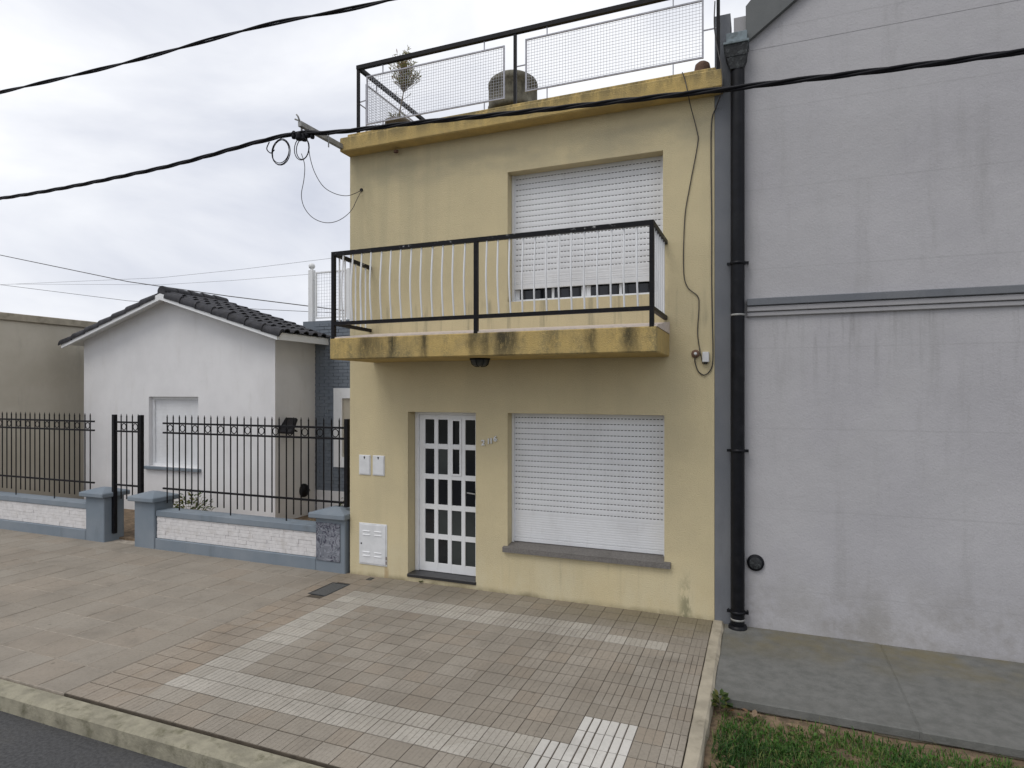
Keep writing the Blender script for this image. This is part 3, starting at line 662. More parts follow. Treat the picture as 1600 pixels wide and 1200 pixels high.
def win(op, zb, nslot, nsolid, solid_h, bar_h, label):
    x0, x1, z0, z1 = op; g = .028; Y = .165
    fr = MB()
    fr.box(x0+.002, x0+g, Y-.03, Y+.06, z0+.002, z1-.002); fr.box(x1-g, x1-.002, Y-.03, Y+.06, z0+.002, z1-.002)
    fr.box(x0+g, x1-g, Y+.032, Y+.06, z1-.05, z1-.002)
    wd = fr.build('window', 'white', H); wd['label'] = label
    a, b = x0+g, x1-g
    MB().box(a, b, Y+.022, Y+.03, zb, z1-.002).build('shade_backing', 'dark', wd)  # black sheet standing in for the unlit space behind the slots
    MB().bbox(a, b, Y-.016, Y+.006, zb, zb+bar_h-.003, .004).build('bottom_bar', 'shutter', wd)
    z = zb+bar_h
    for k in range(nsolid): slat(a, b, z, solid_h, Y, False, wd); z += solid_h
    hs = .0665
    while z < z1-.01:
        slat(a, b, z, hs, Y, True, wd); z += hs
    return wd
w1 = win(UW, 3.705, 19, 2, .05, .062, 'upper window with its white shutter not quite closed')
w2 = win(LW, .612, 18, 5, .056, .05, 'lower window with its white shutter fully closed')
# trim the part of the top slats that rises above each opening: it disappears behind the lintel (wall is 26 cm thick)
# frame and panes showing under the upper shutter
a, b = UW[0]+.028, UW[1]-.028
MB().bbox(a, b, .195, .245, 3.537, 3.585, .004).build('bottom_frame', 'white', w1)
for xa, xb in ((a, a+.05), ((a+b)/2-.055, (a+b)/2-.003), ((a+b)/2+.003, (a+b)/2+.055), (b-.05, b), (a+.47, a+.50), (b-.50, b-.47)):
    MB().box(xa, xb, .198, .24, 3.586, 3.78).build('stile', 'white', w1)
for xa, xb in ((a+.051, a+.469), (a+.501, (a+b)/2-.056), ((a+b)/2+.056, b-.501), (b-.469, b-.051)): MB().box(xa, xb, .222, .228, 3.586, 3.78).build('pane', 'glass', w1)
MB().box(UW[0]+.003, UW[1]-.003, .1, .193, 3.536, 3.556).build('sill', 'white', w1)
MB().prism([(-.045, .512), (.20, .512), (.20, .614), (-.045, .572)][::-1], 'X', 2.265, 4.25).build('sill', 'sill', w2)

# door
DY = .2
x0, x1, z0, z1 = DR[0]+.004, DR[1]-.004, .098, 2.188
fr = MB()
fr.bbox(x0, x0+.055, DY-.03, DY+.05, z0, z1, .004); fr.bbox(x1-.055, x1, DY-.03, DY+.05, z0, z1, .004); fr.bbox(x0+.055, x1-.055, DY-.03, DY+.05, z1-.04, z1, .004)
door = fr.build('door', 'white', H)
colsx = [(1.066, 1.203), (1.259, 1.400), (1.456, 1.597), (1.652, 1.795)]
rowsz = [(.216, .527), (.594, .913), (.98, 1.308), (1.375, 1.703), (1.77, 2.088)]
lx0, lx1 = x0+.057, x1-.057
lf = MB(); xs = [lx0]+[v for c in colsx for v in c]+[lx1]; zs = [z0+.004]+[v for c in rowsz for v in c]+[z1-.042]
for i in range(0, 10, 2): lf.bbox(xs[i], xs[i+1], DY-.012, DY+.03, zs[0], zs[-1], .003)
for k in range(0, 12, 2):
    for c in colsx: lf.bbox(c[0]-.004, c[1]+.004, DY-.010, DY+.028, zs[k], zs[k+1], .002)
lf.build('door_leaf', 'white', door)
vf = MB(); va, vb_ = 1.452, 1.601
for q in ((va, va+.026, 1.365, 2.098), (vb_-.026, vb_, 1.365, 2.098)): vf.bbox(q[0], q[1], DY-.024, DY-.0125, q[2], q[3], .002)
for z in (1.365, 1.713, 2.073): vf.bbox(va+.026, vb_-.026, DY-.023, DY-.0125, z, z+.025 if z != 1.713 else 1.765, .002)
vf.build('vent_frame', 'white', door)
reflect_panes = {(1,1),(2,1),(3,1),(0,0),(2,0),(3,0),(1,3)}  # panes that get the painted street reflection
for i, c in enumerate(colsx):
    for k, r_ in enumerate(rowsz):
        o = MB().box(c[0], c[1], DY+.006, DY+.011, r_[0], r_[1]).build('pane', 'glass_reflect' if (i, k) in reflect_panes else 'glass', door)
        o.rotation_euler = (random.gauss(0, .004), 0, random.gauss(0, .006))
hd = MB(); hd.tube([(1.815, DY-.012, 1.155), (1.815, DY-.05, 1.155), (1.80, DY-.058, 1.155), (1.70, DY-.058, 1.165)], .009, 8); hd.bbox(1.80, 1.83, DY-.019, DY-.0121, 1.08, 1.23, .003)
hd.build('handle', 'steel', door)
MB().bbox(DR[0]-.004, DR[1]+.004, -.018, .26, .058, .098, .004).build('doorstep', 'granite', H)
# boxes on the wall
def meter(x0, x1, z0, z1):
    m_ = MB().bbox(x0, x1, -.012, .01, z0, z1, .004).build('meter_box', 'plastic', H)
    MB().bbox(x0+.012, x1-.012, -.017, -.0121, z0+.012, z1-.008, .003).build('box_door', 'plastic', m_)
    MB().lathe(((x0+x1)/2, -.0171, z1-.028), [(0,-.004),(.011,-.004),(.012,0)], 12, 'Y').build('lock', 'dark', m_)
    MB().box((x0+x1)/2-.006, (x0+x1)/2+.006, -.0195, -.0172, z1-.05, z1-.036).build('lock_tab', 'dark', m_)
meter(.172, .352, 1.342, 1.607); meter(.387, .570, 1.342, 1.607)
gb = MB().bbox(.172, .608, -.01, .01, .15, .702, .004).build('gas_box', 'plastic', H)
gd = MB().bbox(.19, .592, -.018, -.0101, .17, .686, .003).build('box_door', 'plastic', gb)
for z in (.265, .315, .545, .595):
    for x in (.24, .42):
        MB().prism([(-.0181, z), (-.027, z+.002), (-.0181, z+.014)], 'X', x, x+.11).build('louvre', 'plastic', gb)
MB().lathe((.215, -.0181, .43), [(0,-.005),(.010,-.005),(.011,0)], 10, 'Y').build('lock', 'dark', gb)
for z in (.18, .24): MB().tube([(.599, -.012, z), (.599, -.012, z+.04)], .006, 6).build('hinge', 'clay', gb)
# house number
for ch, x, z in (('2', 1.972, 1.792), ('1', 2.045, 1.812), ('1', 2.082, 1.818), ('6', 2.135, 1.845)):
    cu = bpy.data.curves.new('numeral', 'FONT'); cu.body = ch; cu.size = .094; cu.extrude = .011; cu.offset = .002
    tmp = bpy.data.objects.new('tmp', cu); COL.objects.link(tmp); bpy.context.view_layer.update()
    me = bpy.data.meshes.new_from_object(tmp.evaluated_get(bpy.context.evaluated_depsgraph_get())); bpy.data.objects.remove(tmp)
    me.materials.append(M['plastic']); o = link('numeral', me, (x, -.012, z), H); o.rotation_euler = (R(90), 0, R(0)); o['label'] = 'pale raised house numeral '+ch

# ------------------------------------------------------------------ on the roof
t = thing('water_tank', (1.98, 1.02, 5.85), 'round mossy grey water tank on the roof terrace', 'water tank')
MB().lathe((1.98, 1.02, 0), [(0,5.849),(.31,5.849),(.31,6.275),(.29,6.285)], 32).build('base', 'tank', t)
MB().lathe((1.98, 1.02, 0), [(.28,6.286),(.345,6.290),(.352,6.325),(.35,6.365),(.337,6.375),(.335,6.635),(.345,6.645),(.345,6.680),(.325,6.725),(.26,6.775),(.14,6.815),(0,6.825)], 32).build('tank', 'tank', t)
t = thing('potted_shrub', (.62, .25, 5.85), 'thin potted shrub with sparse olive leaves on the roof', 'plant')
MB().lathe((.62, .25, 0), [(0,5.849),(.12,5.849),(.155,6.04),(.178,6.045),(.178,6.09),(.158,6.09),(.15,6.06),(0,6.06)], 24).build('pot', 'pot', t)
rr = random.Random(21); st = MB(); lf = MB(); tn = []
base = Vector((.62, .25, 6.06)); top = Vector((.715, .25, 6.56))
st.tube(spline([base, (.645, .25, 6.24), (.69, .25, 6.43), top], 4), [.012]*4+[.010]*4+[.008]*5, 6)
def twig_leaves(p, d, n, s):
    for q in range(n):
        c = p+d*rr.random(); a = rr.uniform(0, 6.28); mt = Matrix.Rotation(a, 3, 'Z') @ Matrix.Rotation(rr.uniform(.1, 1.0), 3, 'X')
        lf.add([mt @ Vector(v)+c for v in leaf_poly(rr.uniform(.05, .09)*s, rr.uniform(.007, .012)*s)], [(0,1,2,3), (0,3,4,5)]); tt = rr.random()*.9 if rr.random() > .15 else 1; tn.extend([tt, tt])
for k in range(80):
    a = rr.uniform(0, 6.283); up = rr.uniform(.06, .50); out = rr.uniform(.03, .25)*(1-.35*abs(up-.25)/.25)
    s0 = base.lerp(top, rr.uniform(.80, 1.)); d = Vector((math.cos(a)*out, math.sin(a)*out, up))
    st.tube([s0, s0+d*.5+Vector((0,0,-.01)), s0+d], [.004, .003, .0015], 4); twig_leaves(s0+d*.35, d*.68, 9, 1)
for z, a in ((.35, .2), (.7, 3.4), (.62, 0.1)):
    s0 = base.lerp(top, z); d = Vector((math.cos(a)*.11, math.sin(a)*.11, .06)); st.tube([s0, s0+d], .003, 4); twig_leaves(s0+d*.7, d*.3, 2, .8)
for k in range(14):
    a = rr.uniform(0, 6.283); d = Vector((math.cos(a)*.13, math.sin(a)*.13, rr.uniform(.05, .16))); s0 = base+Vector((0,0,.01)); st.tube([s0, s0+d], .0025, 4); twig_leaves(s0+d*.3, d*.7, 4, .8)
st.build('stems', 'bark', t); lf.build('leaves', 'leaf', t, tn)

# ------------------------------------------------------------------ cables and wall fittings
t = thing('cable_bracket', (.03, -.15, 5.69), 'grey steel arm carrying the street cable at the left roof corner', 'bracket')
bar(MB(), (.03, -.04, 5.685), (.03, -1.0, 5.665), .05, .06).build('arm', 'steel', t)
MB().tube([(.0, -.93, 5.70), (.0, -.93, 5.55)], .012, 6).build('hanger', 'steel', t); MB().tube([(.06, -.5, 5.72), (.06, -.5, 5.56)], .008, 6).build('bolt', 'steel', t)
hk = MB(); hk.tube([(.03, -1.0, 5.70), (.03, -1.03, 5.74), (.0, -1.02, 5.77)], .01, 6); hk.tube([(.03, -.995, 5.70), (-.04, -1.0, 5.73)], .01, 6); hk.build('hook', 'steel', t)
cl = MB()
for x, y, z, r_ in ((-.02,-.95,5.53,.045),(.04,-.93,5.52,.04),(.10,-.94,5.55,.035),(-.10,-.95,5.56,.03),(.16,-.93,5.53,.028)):
    cl.lathe((x, y, z-.045), [(0,0),(r_*.8,.008),(r_,.03),(r_*.85,.06),(r_,.08),(r_*.5,.1),(0,.1)], 10)
cl.build('clamp', 'cable', t)
def twisted(path, r, n, name, label, step=.05, turn=5., cat='cable'):
    pts = path; mbs = MB(); acc = 0; seq = [[] for _ in range(n)]
    for i, p in enumerate(pts):
        if i: acc += (pts[i]-pts[i-1]).length
        d = (pts[min(i+1, len(pts)-1)]-pts[max(i-1, 0)]).normalized(); s = d.cross(Vector((0,0,1))).normalized(); u = s.cross(d)
        for k in range(n):
            a = acc*turn+2*math.pi*k/n; seq[k].append(p+(s*math.cos(a)+u*math.sin(a))*r*.95)
    for q in seq: mbs.tube(q, r, 6)
    return tag(mbs.build(name, 'cable', None), label, cat)
mc = [(-16,-.95,6.3),(-11,-.95,5.72),(-6,-.95,5.46),(-2.6,-.95,5.46),(-.64,-.95,5.568),(0,-.95,5.575),(.48,-.95,5.51),(1.6,-.95,5.443),(2.75,-.95,5.36),(4.745,-.95,5.237),(5.2,-.95,5.213),(7.5,-.95,5.12),(12,-.95,5.1),(20,-.95,5.4)]
twisted(spline(mc, 26), .0145, 3, 'street_cable', 'thick twisted black cable running across the front of the yellow house')
c2 = [(-14,-2.6,6.6),(-6,-2.6,6.0),(-1.5,-2.6,5.79),(.94,-2.6,5.76),(2.33,-2.6,5.68),(6,-2.6,5.6),(14,-2.6,5.9)]
twisted(spline(c2, 30), .010, 2, 'street_cable', 'twisted black cable crossing the sky above the wire coils', turn=4)
def cable(name, pts, r, label, mat='thin_cable', n=10): return tag(MB().tube(spline(pts, n), r, 5).build(name, mat), label, 'cable')
def coil(c, rx, rz, loops, label, sd_):
    q = random.Random(sd_); pts = []
    for k in range(loops*20+1):
        a = 2*math.pi*k/20+1.57; w_ = 1+.07*math.sin(a*.37+sd_); pts.append((c[0]+rx*w_*math.cos(a), c[1]+.012*math.sin(a*.5)+.004*k/20, c[2]+rz*w_*math.sin(a)))
    return tag(MB().tube(pts, .0055, 5).build('cable_coil', 'cable'), label, 'cable coil')
coil((-.31,-.95,5.395), .135, .15, 3, 'large round coil of spare black cable hanging left of the bracket', 1)
coil((.02,-.95,5.385), .10, .13, 2, 'smaller tangled coil of cable hanging under the bracket clamps', 4)
cable('drop_cable', [(-.48,-.95,5.54),(-.52,-.95,5.46),(-.46,-.95,5.40),(-.40,-.95,5.43)], .007, 'short black cable loop at the left end of the coils', 'cable')
def P(px, py, Y):
    d = Fv+(px-800)/975*Rv; t_ = (Y-CAM.y)/d.y; return (CAM.x+d.x*t_, Y, CAM.z-(py-612)/975*t_)
cable('drop_cable', [P(471,240,-.94), P(476,258,-.93), P(475,280,-.9), P(471,305,-.85), P(476,325,-.78), P(490,341,-.68), P(510,348,-.55), P(530,344,-.4), P(548,330,-.25), P(558,311,-.1), P(565,297,-.012)], .0045, 'thin cable sagging low from the coils to the hole in the wall')
cable('drop_cable', [P(482,228,-.94), P(485,248,-.92), P(492,270,-.86), P(505,291,-.72), P(522,302,-.52), P(540,306,-.3), P(553,303,-.12), P(565,297,-.012)], .0045, 'thin cable hanging in a shallow curve to the hole in the wall')
tag(MB().lathe(P(565,297,0), [(0,-.012),(.02,-.014),(.024,-.004),(.024,.001)], 12, 'Y').build('cable_gland', 'cable'), 'small black cable gland at the upper left of the yellow wall', 'cable gland')
cable('wall_cable', [P(1066,113,-.215), P(1070,124,-.212), P(1075,146,-.214), P(1079,166,-.06), P(1089,205,-.012), P(1090,225,-.012), P(1078,290,-.012), P(1070,340,-.012), P(1068,420,-.012), P(1074,448,-.012), P(1090,463,-.012), P(1092,480,-.012), P(1090,520,-.012), P(1094,550,-.012), P(1098,568,-.014)], .0055, 'thin brown cable wandering down the wall right of the upper window')
cable('wall_cable', [P(1117,2,-.16), P(1116,40,-.16), P(1121,75,-.16), P(1128,110,-.225), P(1128,140,-.215), P(1120,165,-.04), P(1112,190,-.012), P(1111,260,-.012), P(1112,350,-.012), P(1112,440,-.012), P(1113,500,-.012), P(1114,545,-.012), P(1113,570,-.012), P(1108,581,-.012), P(1100,586,-.012), P(1091,580,-.012), P(1086,566,-.02), P(1086,558,-.03)], .0065, 'dark cable down the right corner of the yellow wall ending in a loop')
t = thing('insulator', P(1087,553,0), 'round porcelain cable insulator on the wall right of the balcony', 'insulator')
c = P(1087,553,0)
MB().lathe(c, [(0,-.045),(.014,-.045),(.018,-.03),(.014,-.0285)], 14, 'Y').build('knob', 'plastic', t); MB().lathe(c, [(0,-.028),(.034,-.028),(.045,-.015),(.04,.001)], 16, 'Y').build('base', 'clay', t)
c = P(1103,558,0); t = thing('junction_box', c, 'small white junction box on the wall beside the insulator', 'junction box')
MB().bbox(c[0]-.035, c[0]+.035, -.05, .0, c[2]-.055, c[2]+.055, .006).build('box', 'plastic', t); MB().bbox(c[0]-.02, c[0]+.02, -.042, -.012, c[2]-.075, c[2]-.0551, .004).build('plug', 'dark', t)

# ------------------------------------------------------------------ right-hand grey building
G = thing('grey_building', (6.5, 0, 0), 'grey rendered building with raking parapet right of the yellow house', 'building')
MB().box(4.708, 4.868, -.004, .3, -.1, 6.46).build('pilaster', 'grey_dark', G)
MB().box(4.869, 12, .012, 9, -.1, 6.06).build('wall', 'right_wall', G)
MB().box(4.90, 5.018, .014, .3, 6.05, 6.41).build('merlon', 'grey_light', G)
rk = [(5.02, 6.09), (5.35, 6.33), (6.6, 7.25), (12, 7.25), (12, 8), (6.4, 8.0), (5.02, 6.47)]
MB().prism(rk, 'Y', -.055, .005).build('raking_parapet', 'grey_top', G)
MB().prism([(5.0195,6.03),(12,6.03),(12,7.6),(6.5,7.5),(5.0195,6.2)], 'Y', .0095, .3).build('gable', 'right_wall', G)
md = [MB().bbox(5.03, 12, -y, .012, z, z+h, .006).build('moulding', m_, G) for y, z, h, m_ in ((.055, 3.345, .075, 'grey_dark'), (.035, 3.285, .055, 'grey_light'), (.02, 3.235, .045, 'grey_light'))]
ds = T('vent'); vm = MB().lathe((5.115, .012, .66), [(0,-.03),(.075,-.03),(.084,-.022),(.086,0)], 28, 'Y').build('vent_cover', 'pipe', G)
MB().lathe((5.115, .012, .66), [(0,-.034),(.058,-.034),(.062,-.0301)], 28, 'Y').build('vent_disc', 'hopper', vm)
D = thing('downpipe', (4.943, -.06, 0), 'black rainwater downpipe with hopper head between the two buildings', 'downpipe')
MB().tube([(4.943, -.075, .0), (4.943, -.075, 5.82)], .068, 20).build('pipe', 'pipe', D)
def frustum(x, y, z0, z1, a, b, da, db):
    return MB().add([(x-a,y-da,z0),(x+a,y-da,z0),(x+a,y+da,z0),(x-a,y+da,z0),(x-b,y-db,z1),(x+b,y-db,z1),(x+b,y+db,z1),(x-b,y+db,z1)], [(0,3,2,1),(4,5,6,7),(0,1,5,4),(1,2,6,5),(2,3,7,6),(3,0,4,7)])
hp = frustum(4.935, -.085, 5.80, 5.92, .06, .10, .06, .075).build('hopper', 'hopper', D)
frustum(4.93, -.09, 5.921, 6.04, .10, .118, .075, .088).build('hopper_bowl', 'hopper', hp)
MB().bbox(4.805, 5.055, -.19, -.0045, 6.041, 6.066, .004).build('hopper_rim', 'scupper', hp)
MB().bbox(4.83, 5.035, -.12, -.0045, 6.067, 6.19, .004).build('scupper', 'scupper', hp)
for z in (3.79, 1.835, .15):
    c_ = MB().lathe((4.943, -.075, z-.016), [(.069,0),(.076,0),(.076,.032),(.069,.032)], 20); c_.box(4.835, 4.868, -.085, -.06, z-.014, z+.014); c_.box(5.018, 5.05, -.085, -.06, z-.014, z+.014); c_.tube([(4.848,-.07,z),(4.848,.012,z)], .006, 6); c_.tube([(5.04,-.07,z),(5.04,.015,z)], .006, 6)
    c_.build('clamp', 'pipe', D)
for z, m_ in ((3.25, 'steel'), (.075, 'steel')): MB().lathe((4.943, -.075, z-.01), [(.0685,0),(.071,0),(.071,.02),(.0685,.02)], 20).build('joint_band', m_, D)
MB().lathe((4.943, -.075, -.017), [(.095,0),(.09,.03),(.069,.035)], 20).build('foot', 'pipe', D)

# ------------------------------------------------------------------ left neighbour: low wall, iron fence, garden
LWt = thing('garden_wall', (-4.5, 0, 0), 'low blue-grey garden wall with whitewashed stone panels', 'wall')
def lowwall(x0, x1):
    MB().bbox(x0, x1, -.045, .22, -.05, .165, .008).build('plinth', 'blue_grey', LWt)
    MB().box(x0, x1, .0, .2, .166, .505).build('core', 'white_stone', LWt)
    MB().bbox(x0, x1, -.03, .24, .506, .60, .008).build('cap', 'blue_grey', LWt)
    rs = random.Random(int(x0*7)); z = .168
    while z < .50:
        h = min(rs.uniform(.045, .07), .504-z); x = x0+.004
        while x < x1-.02:
            L_ = min(rs.uniform(.16, .42), x1-.004-x)
            if x1-.004-x-L_ < .08: L_ = x1-.004-x
            MB().bbox(x+.001, x+L_-.001, -.010-rs.uniform(0, .006), -.0002, z+.0008, z+h-.0008, .003).build('stone', 'white_stone', LWt); x += L_
        z += h
lowwall(-3.6, -.515); lowwall(-9.0, -5.2)
def pillar(x0, x1, label, scrib):
    t = thing('gate_pillar', ((x0+x1)/2, .1, 0), label, 'pillar')
    MB().bbox(x0, x1, -.05, .3, -.05, .725, .01).build('shaft', 'blue_grey', t)
    if scrib: MB().bbox(x0+.015, x1-.075, -.062, -.051, .145, .665, .006).build('panel', 'graffiti', t)
    c = MB().bbox(x0-.075, min(x1+.055, .016), -.12, .37, .726, .80, .012); c.add([(x0-.065,-.11,.7995),(min(x1+.045,.01),-.11,.7995),(min(x1+.045,.01),.36,.7995),(x0-.065,.36,.7995),((x0+x1)/2-.06,.08,.865),((x0+x1)/2+.06,.08,.865),((x0+x1)/2+.06,.16,.865),((x0+x1)/2-.06,.16,.865)], [(0,1,5,4),(1,2,6,5),(2,3,7,6),(3,0,4,7),(4,5,6,7)])
    c.build('cap', 'blue_grey', t); return t
pillar(-.512, -.025, 'blue-grey pillar with a scribbled panel beside the yellow house', True)
pillar(-4.05, -3.61, 'plain blue-grey pillar right of the iron garden gate', False)
pillar(-5.19, -4.75, 'plain blue-grey pillar left of the iron garden gate', False)
FY = .1
def fence(x0, x1, name, label, cat, zb, lowbar, postx):
    t = thing(name, ((x0+x1)/2, FY, .6), label, cat)
    for z in (1.952, 1.803, .925): MB().bbox(x0, x1, FY-.014, FY+.014, z-.014, z+.014, .003).build('rail', 'black_paint', t)
    for x in postx: MB().bbox(x-.03, x+.03, FY-.03, FY+.03, zb, 2.075, .004).build('post', 'black_paint', t)
    x = x1-.10; k = 0; proto = None; pr2 = None; ring = None
    while x > x0+.04:
        if not any(abs(x-p) < .05 for p in postx):
            low = (k % 8 == 7) and lowbar
            s = pr2 if low else proto
            if s is None:
                z0 = .60 if low else .70
                s = MB().tube([(x, FY, z0), (x, FY, 2.03), (x, FY, 2.045), (x, FY, 2.09)], [.0095, .0095, .011, .002], 6).build('bar', 'black_paint', t)
                if low: pr2 = s
                else: proto = s
            else: inst(s, (x, FY, WL[s.name].z), t)
        if k % 2 == 0:
            c = x-.0655
            if ring is None: ring = MB().tube([(c+.052*math.cos(a*math.pi/9), FY, 1.878+.052*math.sin(a*math.pi/9)) for a in range(19)], .007, 5, caps=False).build('ring', 'black_paint', t)
            elif c > x0+.05: inst(ring, (c, FY, WL[ring.name].z), t)
        x -= .1312; k += 1
    return t
fence(-3.6, -.132, 'iron_fence', 'black iron bar fence with rings next to the yellow house', 'fence', .868, True, (-.105,))
fence(-9.0, -5.2, 'iron_fence', 'black iron bar fence with rings left of the garden gate', 'fence', .6, True, ())
fence(-4.74, -4.06, 'iron_gate', 'narrow black iron garden gate between two plain pillars', 'gate', .12, False, (-4.71, -4.09))
struct(MB().box(-9, .02, .21, 4.5, -.12, .03).build('garden_bed', 'soil'))

N = thing('white_house', (-4.5, 2.5, 0), 'white house with charcoal tiled gable and slate-blue brick wing behind the iron fence', 'house')
WX, WY, BYW = -3.1, 2.0, 3.1
sl = .30; EX, EZ, RDX = -2.8, 3.52, -5.7
zr = lambda x: EZ+sl*min(EX-x, x-(2*RDX-EX))
gw = (-6.35, -5.0, .95, 2.35)
MB().wall(-8.3, WX, 0, 3.55, WY, WY+.22, [gw]).build('wall', 'white_wall', N)
MB().prism([(-8.3, 3.5505), (WX, 3.5505), (WX, zr(WX)-.04), (RDX, zr(RDX)-.04), (-8.3, zr(-8.3)-.04)], 'Y', WY, WY+.2).build('gable', 'white_wall', N)
MB().box(-8.3, WX, WY+.2205, BYW+.011, 0, 3.55).build('side_wall', 'white_wall', N)
wn_ = MB()
for q in ((gw[0], gw[0]+.06, gw[2], gw[3]), (gw[1]-.06, gw[1], gw[2], gw[3]), (gw[0]+.06, gw[1]-.06, gw[2], gw[2]+.06), (gw[0]+.06, gw[1]-.06, gw[3]-.06, gw[3])): wn_.box(q[0]+.001, q[1]-.001, WY+.08, WY+.14, q[2]+.001, q[3]-.001)
nw = wn_.build('window', 'white', N)
MB().bbox(gw[0]-.08, gw[1]+.08, WY-.06, WY+.2, gw[2]-.06, gw[2]-.001, .006).build('sill', 'blue_grey', nw)
MB().box(gw[0]+.061, gw[1]-.061, WY+.125, WY+.13, gw[2]+.061, gw[3]-.061).build('shade_backing', 'dark', nw)  # black sheet in place of the unlit room behind this shutter
for k in range(22): slat(gw[0]+.061, gw[1]-.061, gw[2]+.0615+k*.058, .058, WY+.118, False, nw)
# tiled roof
FV, BV = WY-.26, BYW+.12
rf = MB()
for s in (1, -1):
    ex = EX if s == 1 else 2*RDX-EX
    rf.prism([(ex, EZ-.075), (RDX, zr(RDX)-.075), (RDX, zr(RDX)-.012), (ex, EZ-.012)], 'Y', FV+.02, BV)
rf = rf.build('roof', 'white', N)
MB().bbox(EX-.001, EX+.03, FV+.0, BV, EZ-.15, EZ-.02, .004).build('fascia', 'white', rf)
bg_ = MB()
for s in (1, -1):
    ex = EX if s == 1 else 2*RDX-EX
    bg_.prism([(ex, EZ-.15), (RDX, zr(RDX)-.15), (RDX, zr(RDX)-.03), (ex, EZ-.03)], 'Y', FV-.02, FV+.019)
bg_.build('bargeboard', 'white', rf)
tp = None; TL, TW = .33, .252; ang = math.atan(sl)
def tile_shape():
    mb = MB(); n = 8; prof = []
    for k in range(n+1):
        a = math.pi*k/n; prof.append((-.082*math.cos(a), .062*math.sin(a)))
    prof = [(-.126, .012), (-.10, -.004)]+prof+[(.10, -.004), (.126, .012)]
    vs = []; m = len(prof)
    for (u, sc, dz) in ((0, 1.0, .022), (TL+.03, .86, .0)):
        vs += [(-u, q[0]*(sc if abs(q[0]) < .09 else 1), q[1]*sc+dz) for q in prof]
    mb.add(vs, [(k, k+1, m+k+1, m+k) for k in range(m-1)], True)
    mb.add([(0.0, q[0], q[1]+.022) for q in prof]+[(0.0, q[0]*.9, q[1]*.86+.010) for q in prof], [(k, m+k, m+k+1, k+1) for k in range(m-1)])
    me = bpy.data.meshes.new('roof_tile'); me.from_pydata(mb.v, [], mb.f); me.polygons.foreach_set('use_smooth', mb.sm); me.materials.append(M['roof_tile']); return me
tme = tile_shape(); slope_len = (EX-RDX)/math.cos(ang); rtt = random.Random(2)
for s in (1, -1):
    for c in range(6):
        y = FV+.16+TW*(c)
        for r_ in range(int(slope_len/TL)+1):
            u = r_*TL-.06
            x = EX-u*math.cos(ang) if s == 1 else 2*RDX-EX+u*math.cos(ang); z = EZ+u*math.sin(ang)-.004
            if (s == 1 and x-TL*.9 < RDX-.1) or (s == -1 and x+TL*.9 > RDX+.1): continue
            o = link('roof_tile', tme, (x, y, z), rf); o.rotation_euler = (rtt.gauss(0, .012), ang+rtt.gauss(0, .01), rtt.gauss(0, .012)) if s == 1 else (0, -ang, math.pi) if False else (rtt.gauss(0, .012), ang, math.pi)
vt = None
for s in (1, -1):
    for r_ in range(7):
        u0, u1 = r_*.42-.07, r_*.42+.38
        if u0 > slope_len-.1: continue
        X_ = (lambda u: EX-u*math.cos(ang)) if s == 1 else (lambda u: 2*RDX-EX+u*math.cos(ang))
        m_ = MB(); vs = []
        for u, dz, w_ in ((u0, .03, .1), (u1, .012, .088)):
            for k in range(9): a = -.15+math.pi*.62*k/8; vs.append((X_(u), FV+.055-w_*math.cos(math.pi*.5-math.pi*.5+a)*1.0, EZ+u*math.sin(ang)+dz-.09+w_*1.25*math.sin(a)))
        m_.add(vs, [(k, k+1, 9+k+1, 9+k) for k in range(8)], True); m_.add(vs[:9], [tuple(range(9))])
        m_.build('verge_tile', 'roof_tile', rf)
for k in range(5): y = FV+.02+k*.31; MB().tube([(RDX, y, zr(RDX)+.02), (RDX, y+.33, zr(RDX)+.005)], [.11, .1], 12).build('ridge_tile', 'roof_tile', rf)
# slate-blue brick wing
bw = MB().box(-3.41, .012, BYW+.012, 9, 0, 3.86).build('brick_wing', 'blue_brick', N)
bk = MB(); q = random.Random(6)
for r_ in range(51):
    z = .50+r_*.0662; x = WX+.003-(.11 if r_ % 2 else 0)
    if z+.058 > 3.85: break
    while x < -.1:
        xa, xb = max(x+.004, WX+.002), min(x+.219, 0)
        if not (xb > -2.62 and xa < -1.05 and z+.05 > .98 and z < 2.52): bk.box(xa, xb, BYW-.004+q.uniform(-.002, .003), BYW+.0118, z+.004, z+.0605)
        x += .2235
o = bk.build('bricks', 'blue_brick', bw); o['kind'] = 'stuff'
MB().bbox(WX+.004, 0, BYW-.02, BYW+.0115, .03, .496, .005).build('plinth', 'white_wall', bw)
fw = MB(); X0, X1, Z0, Z1 = -2.62, -1.05, .975, 2.52
for qd in ((X0, X0+.2, Z0, Z1), (X1-.2, X1, Z0, Z1), (X0+.2, X1-.2, Z0, Z0+.2), (X0+.2, X1-.2, Z1-.2, Z1)): fw.box(qd[0], qd[1], BYW-.045, BYW+.011, qd[2], qd[3])
nw2 = fw.build('window', 'white', N); MB().box(X0+.201, X1-.201, BYW-.0, BYW+.0105, Z0+.201, Z1-.201).build('blind', 'cream', nw2)
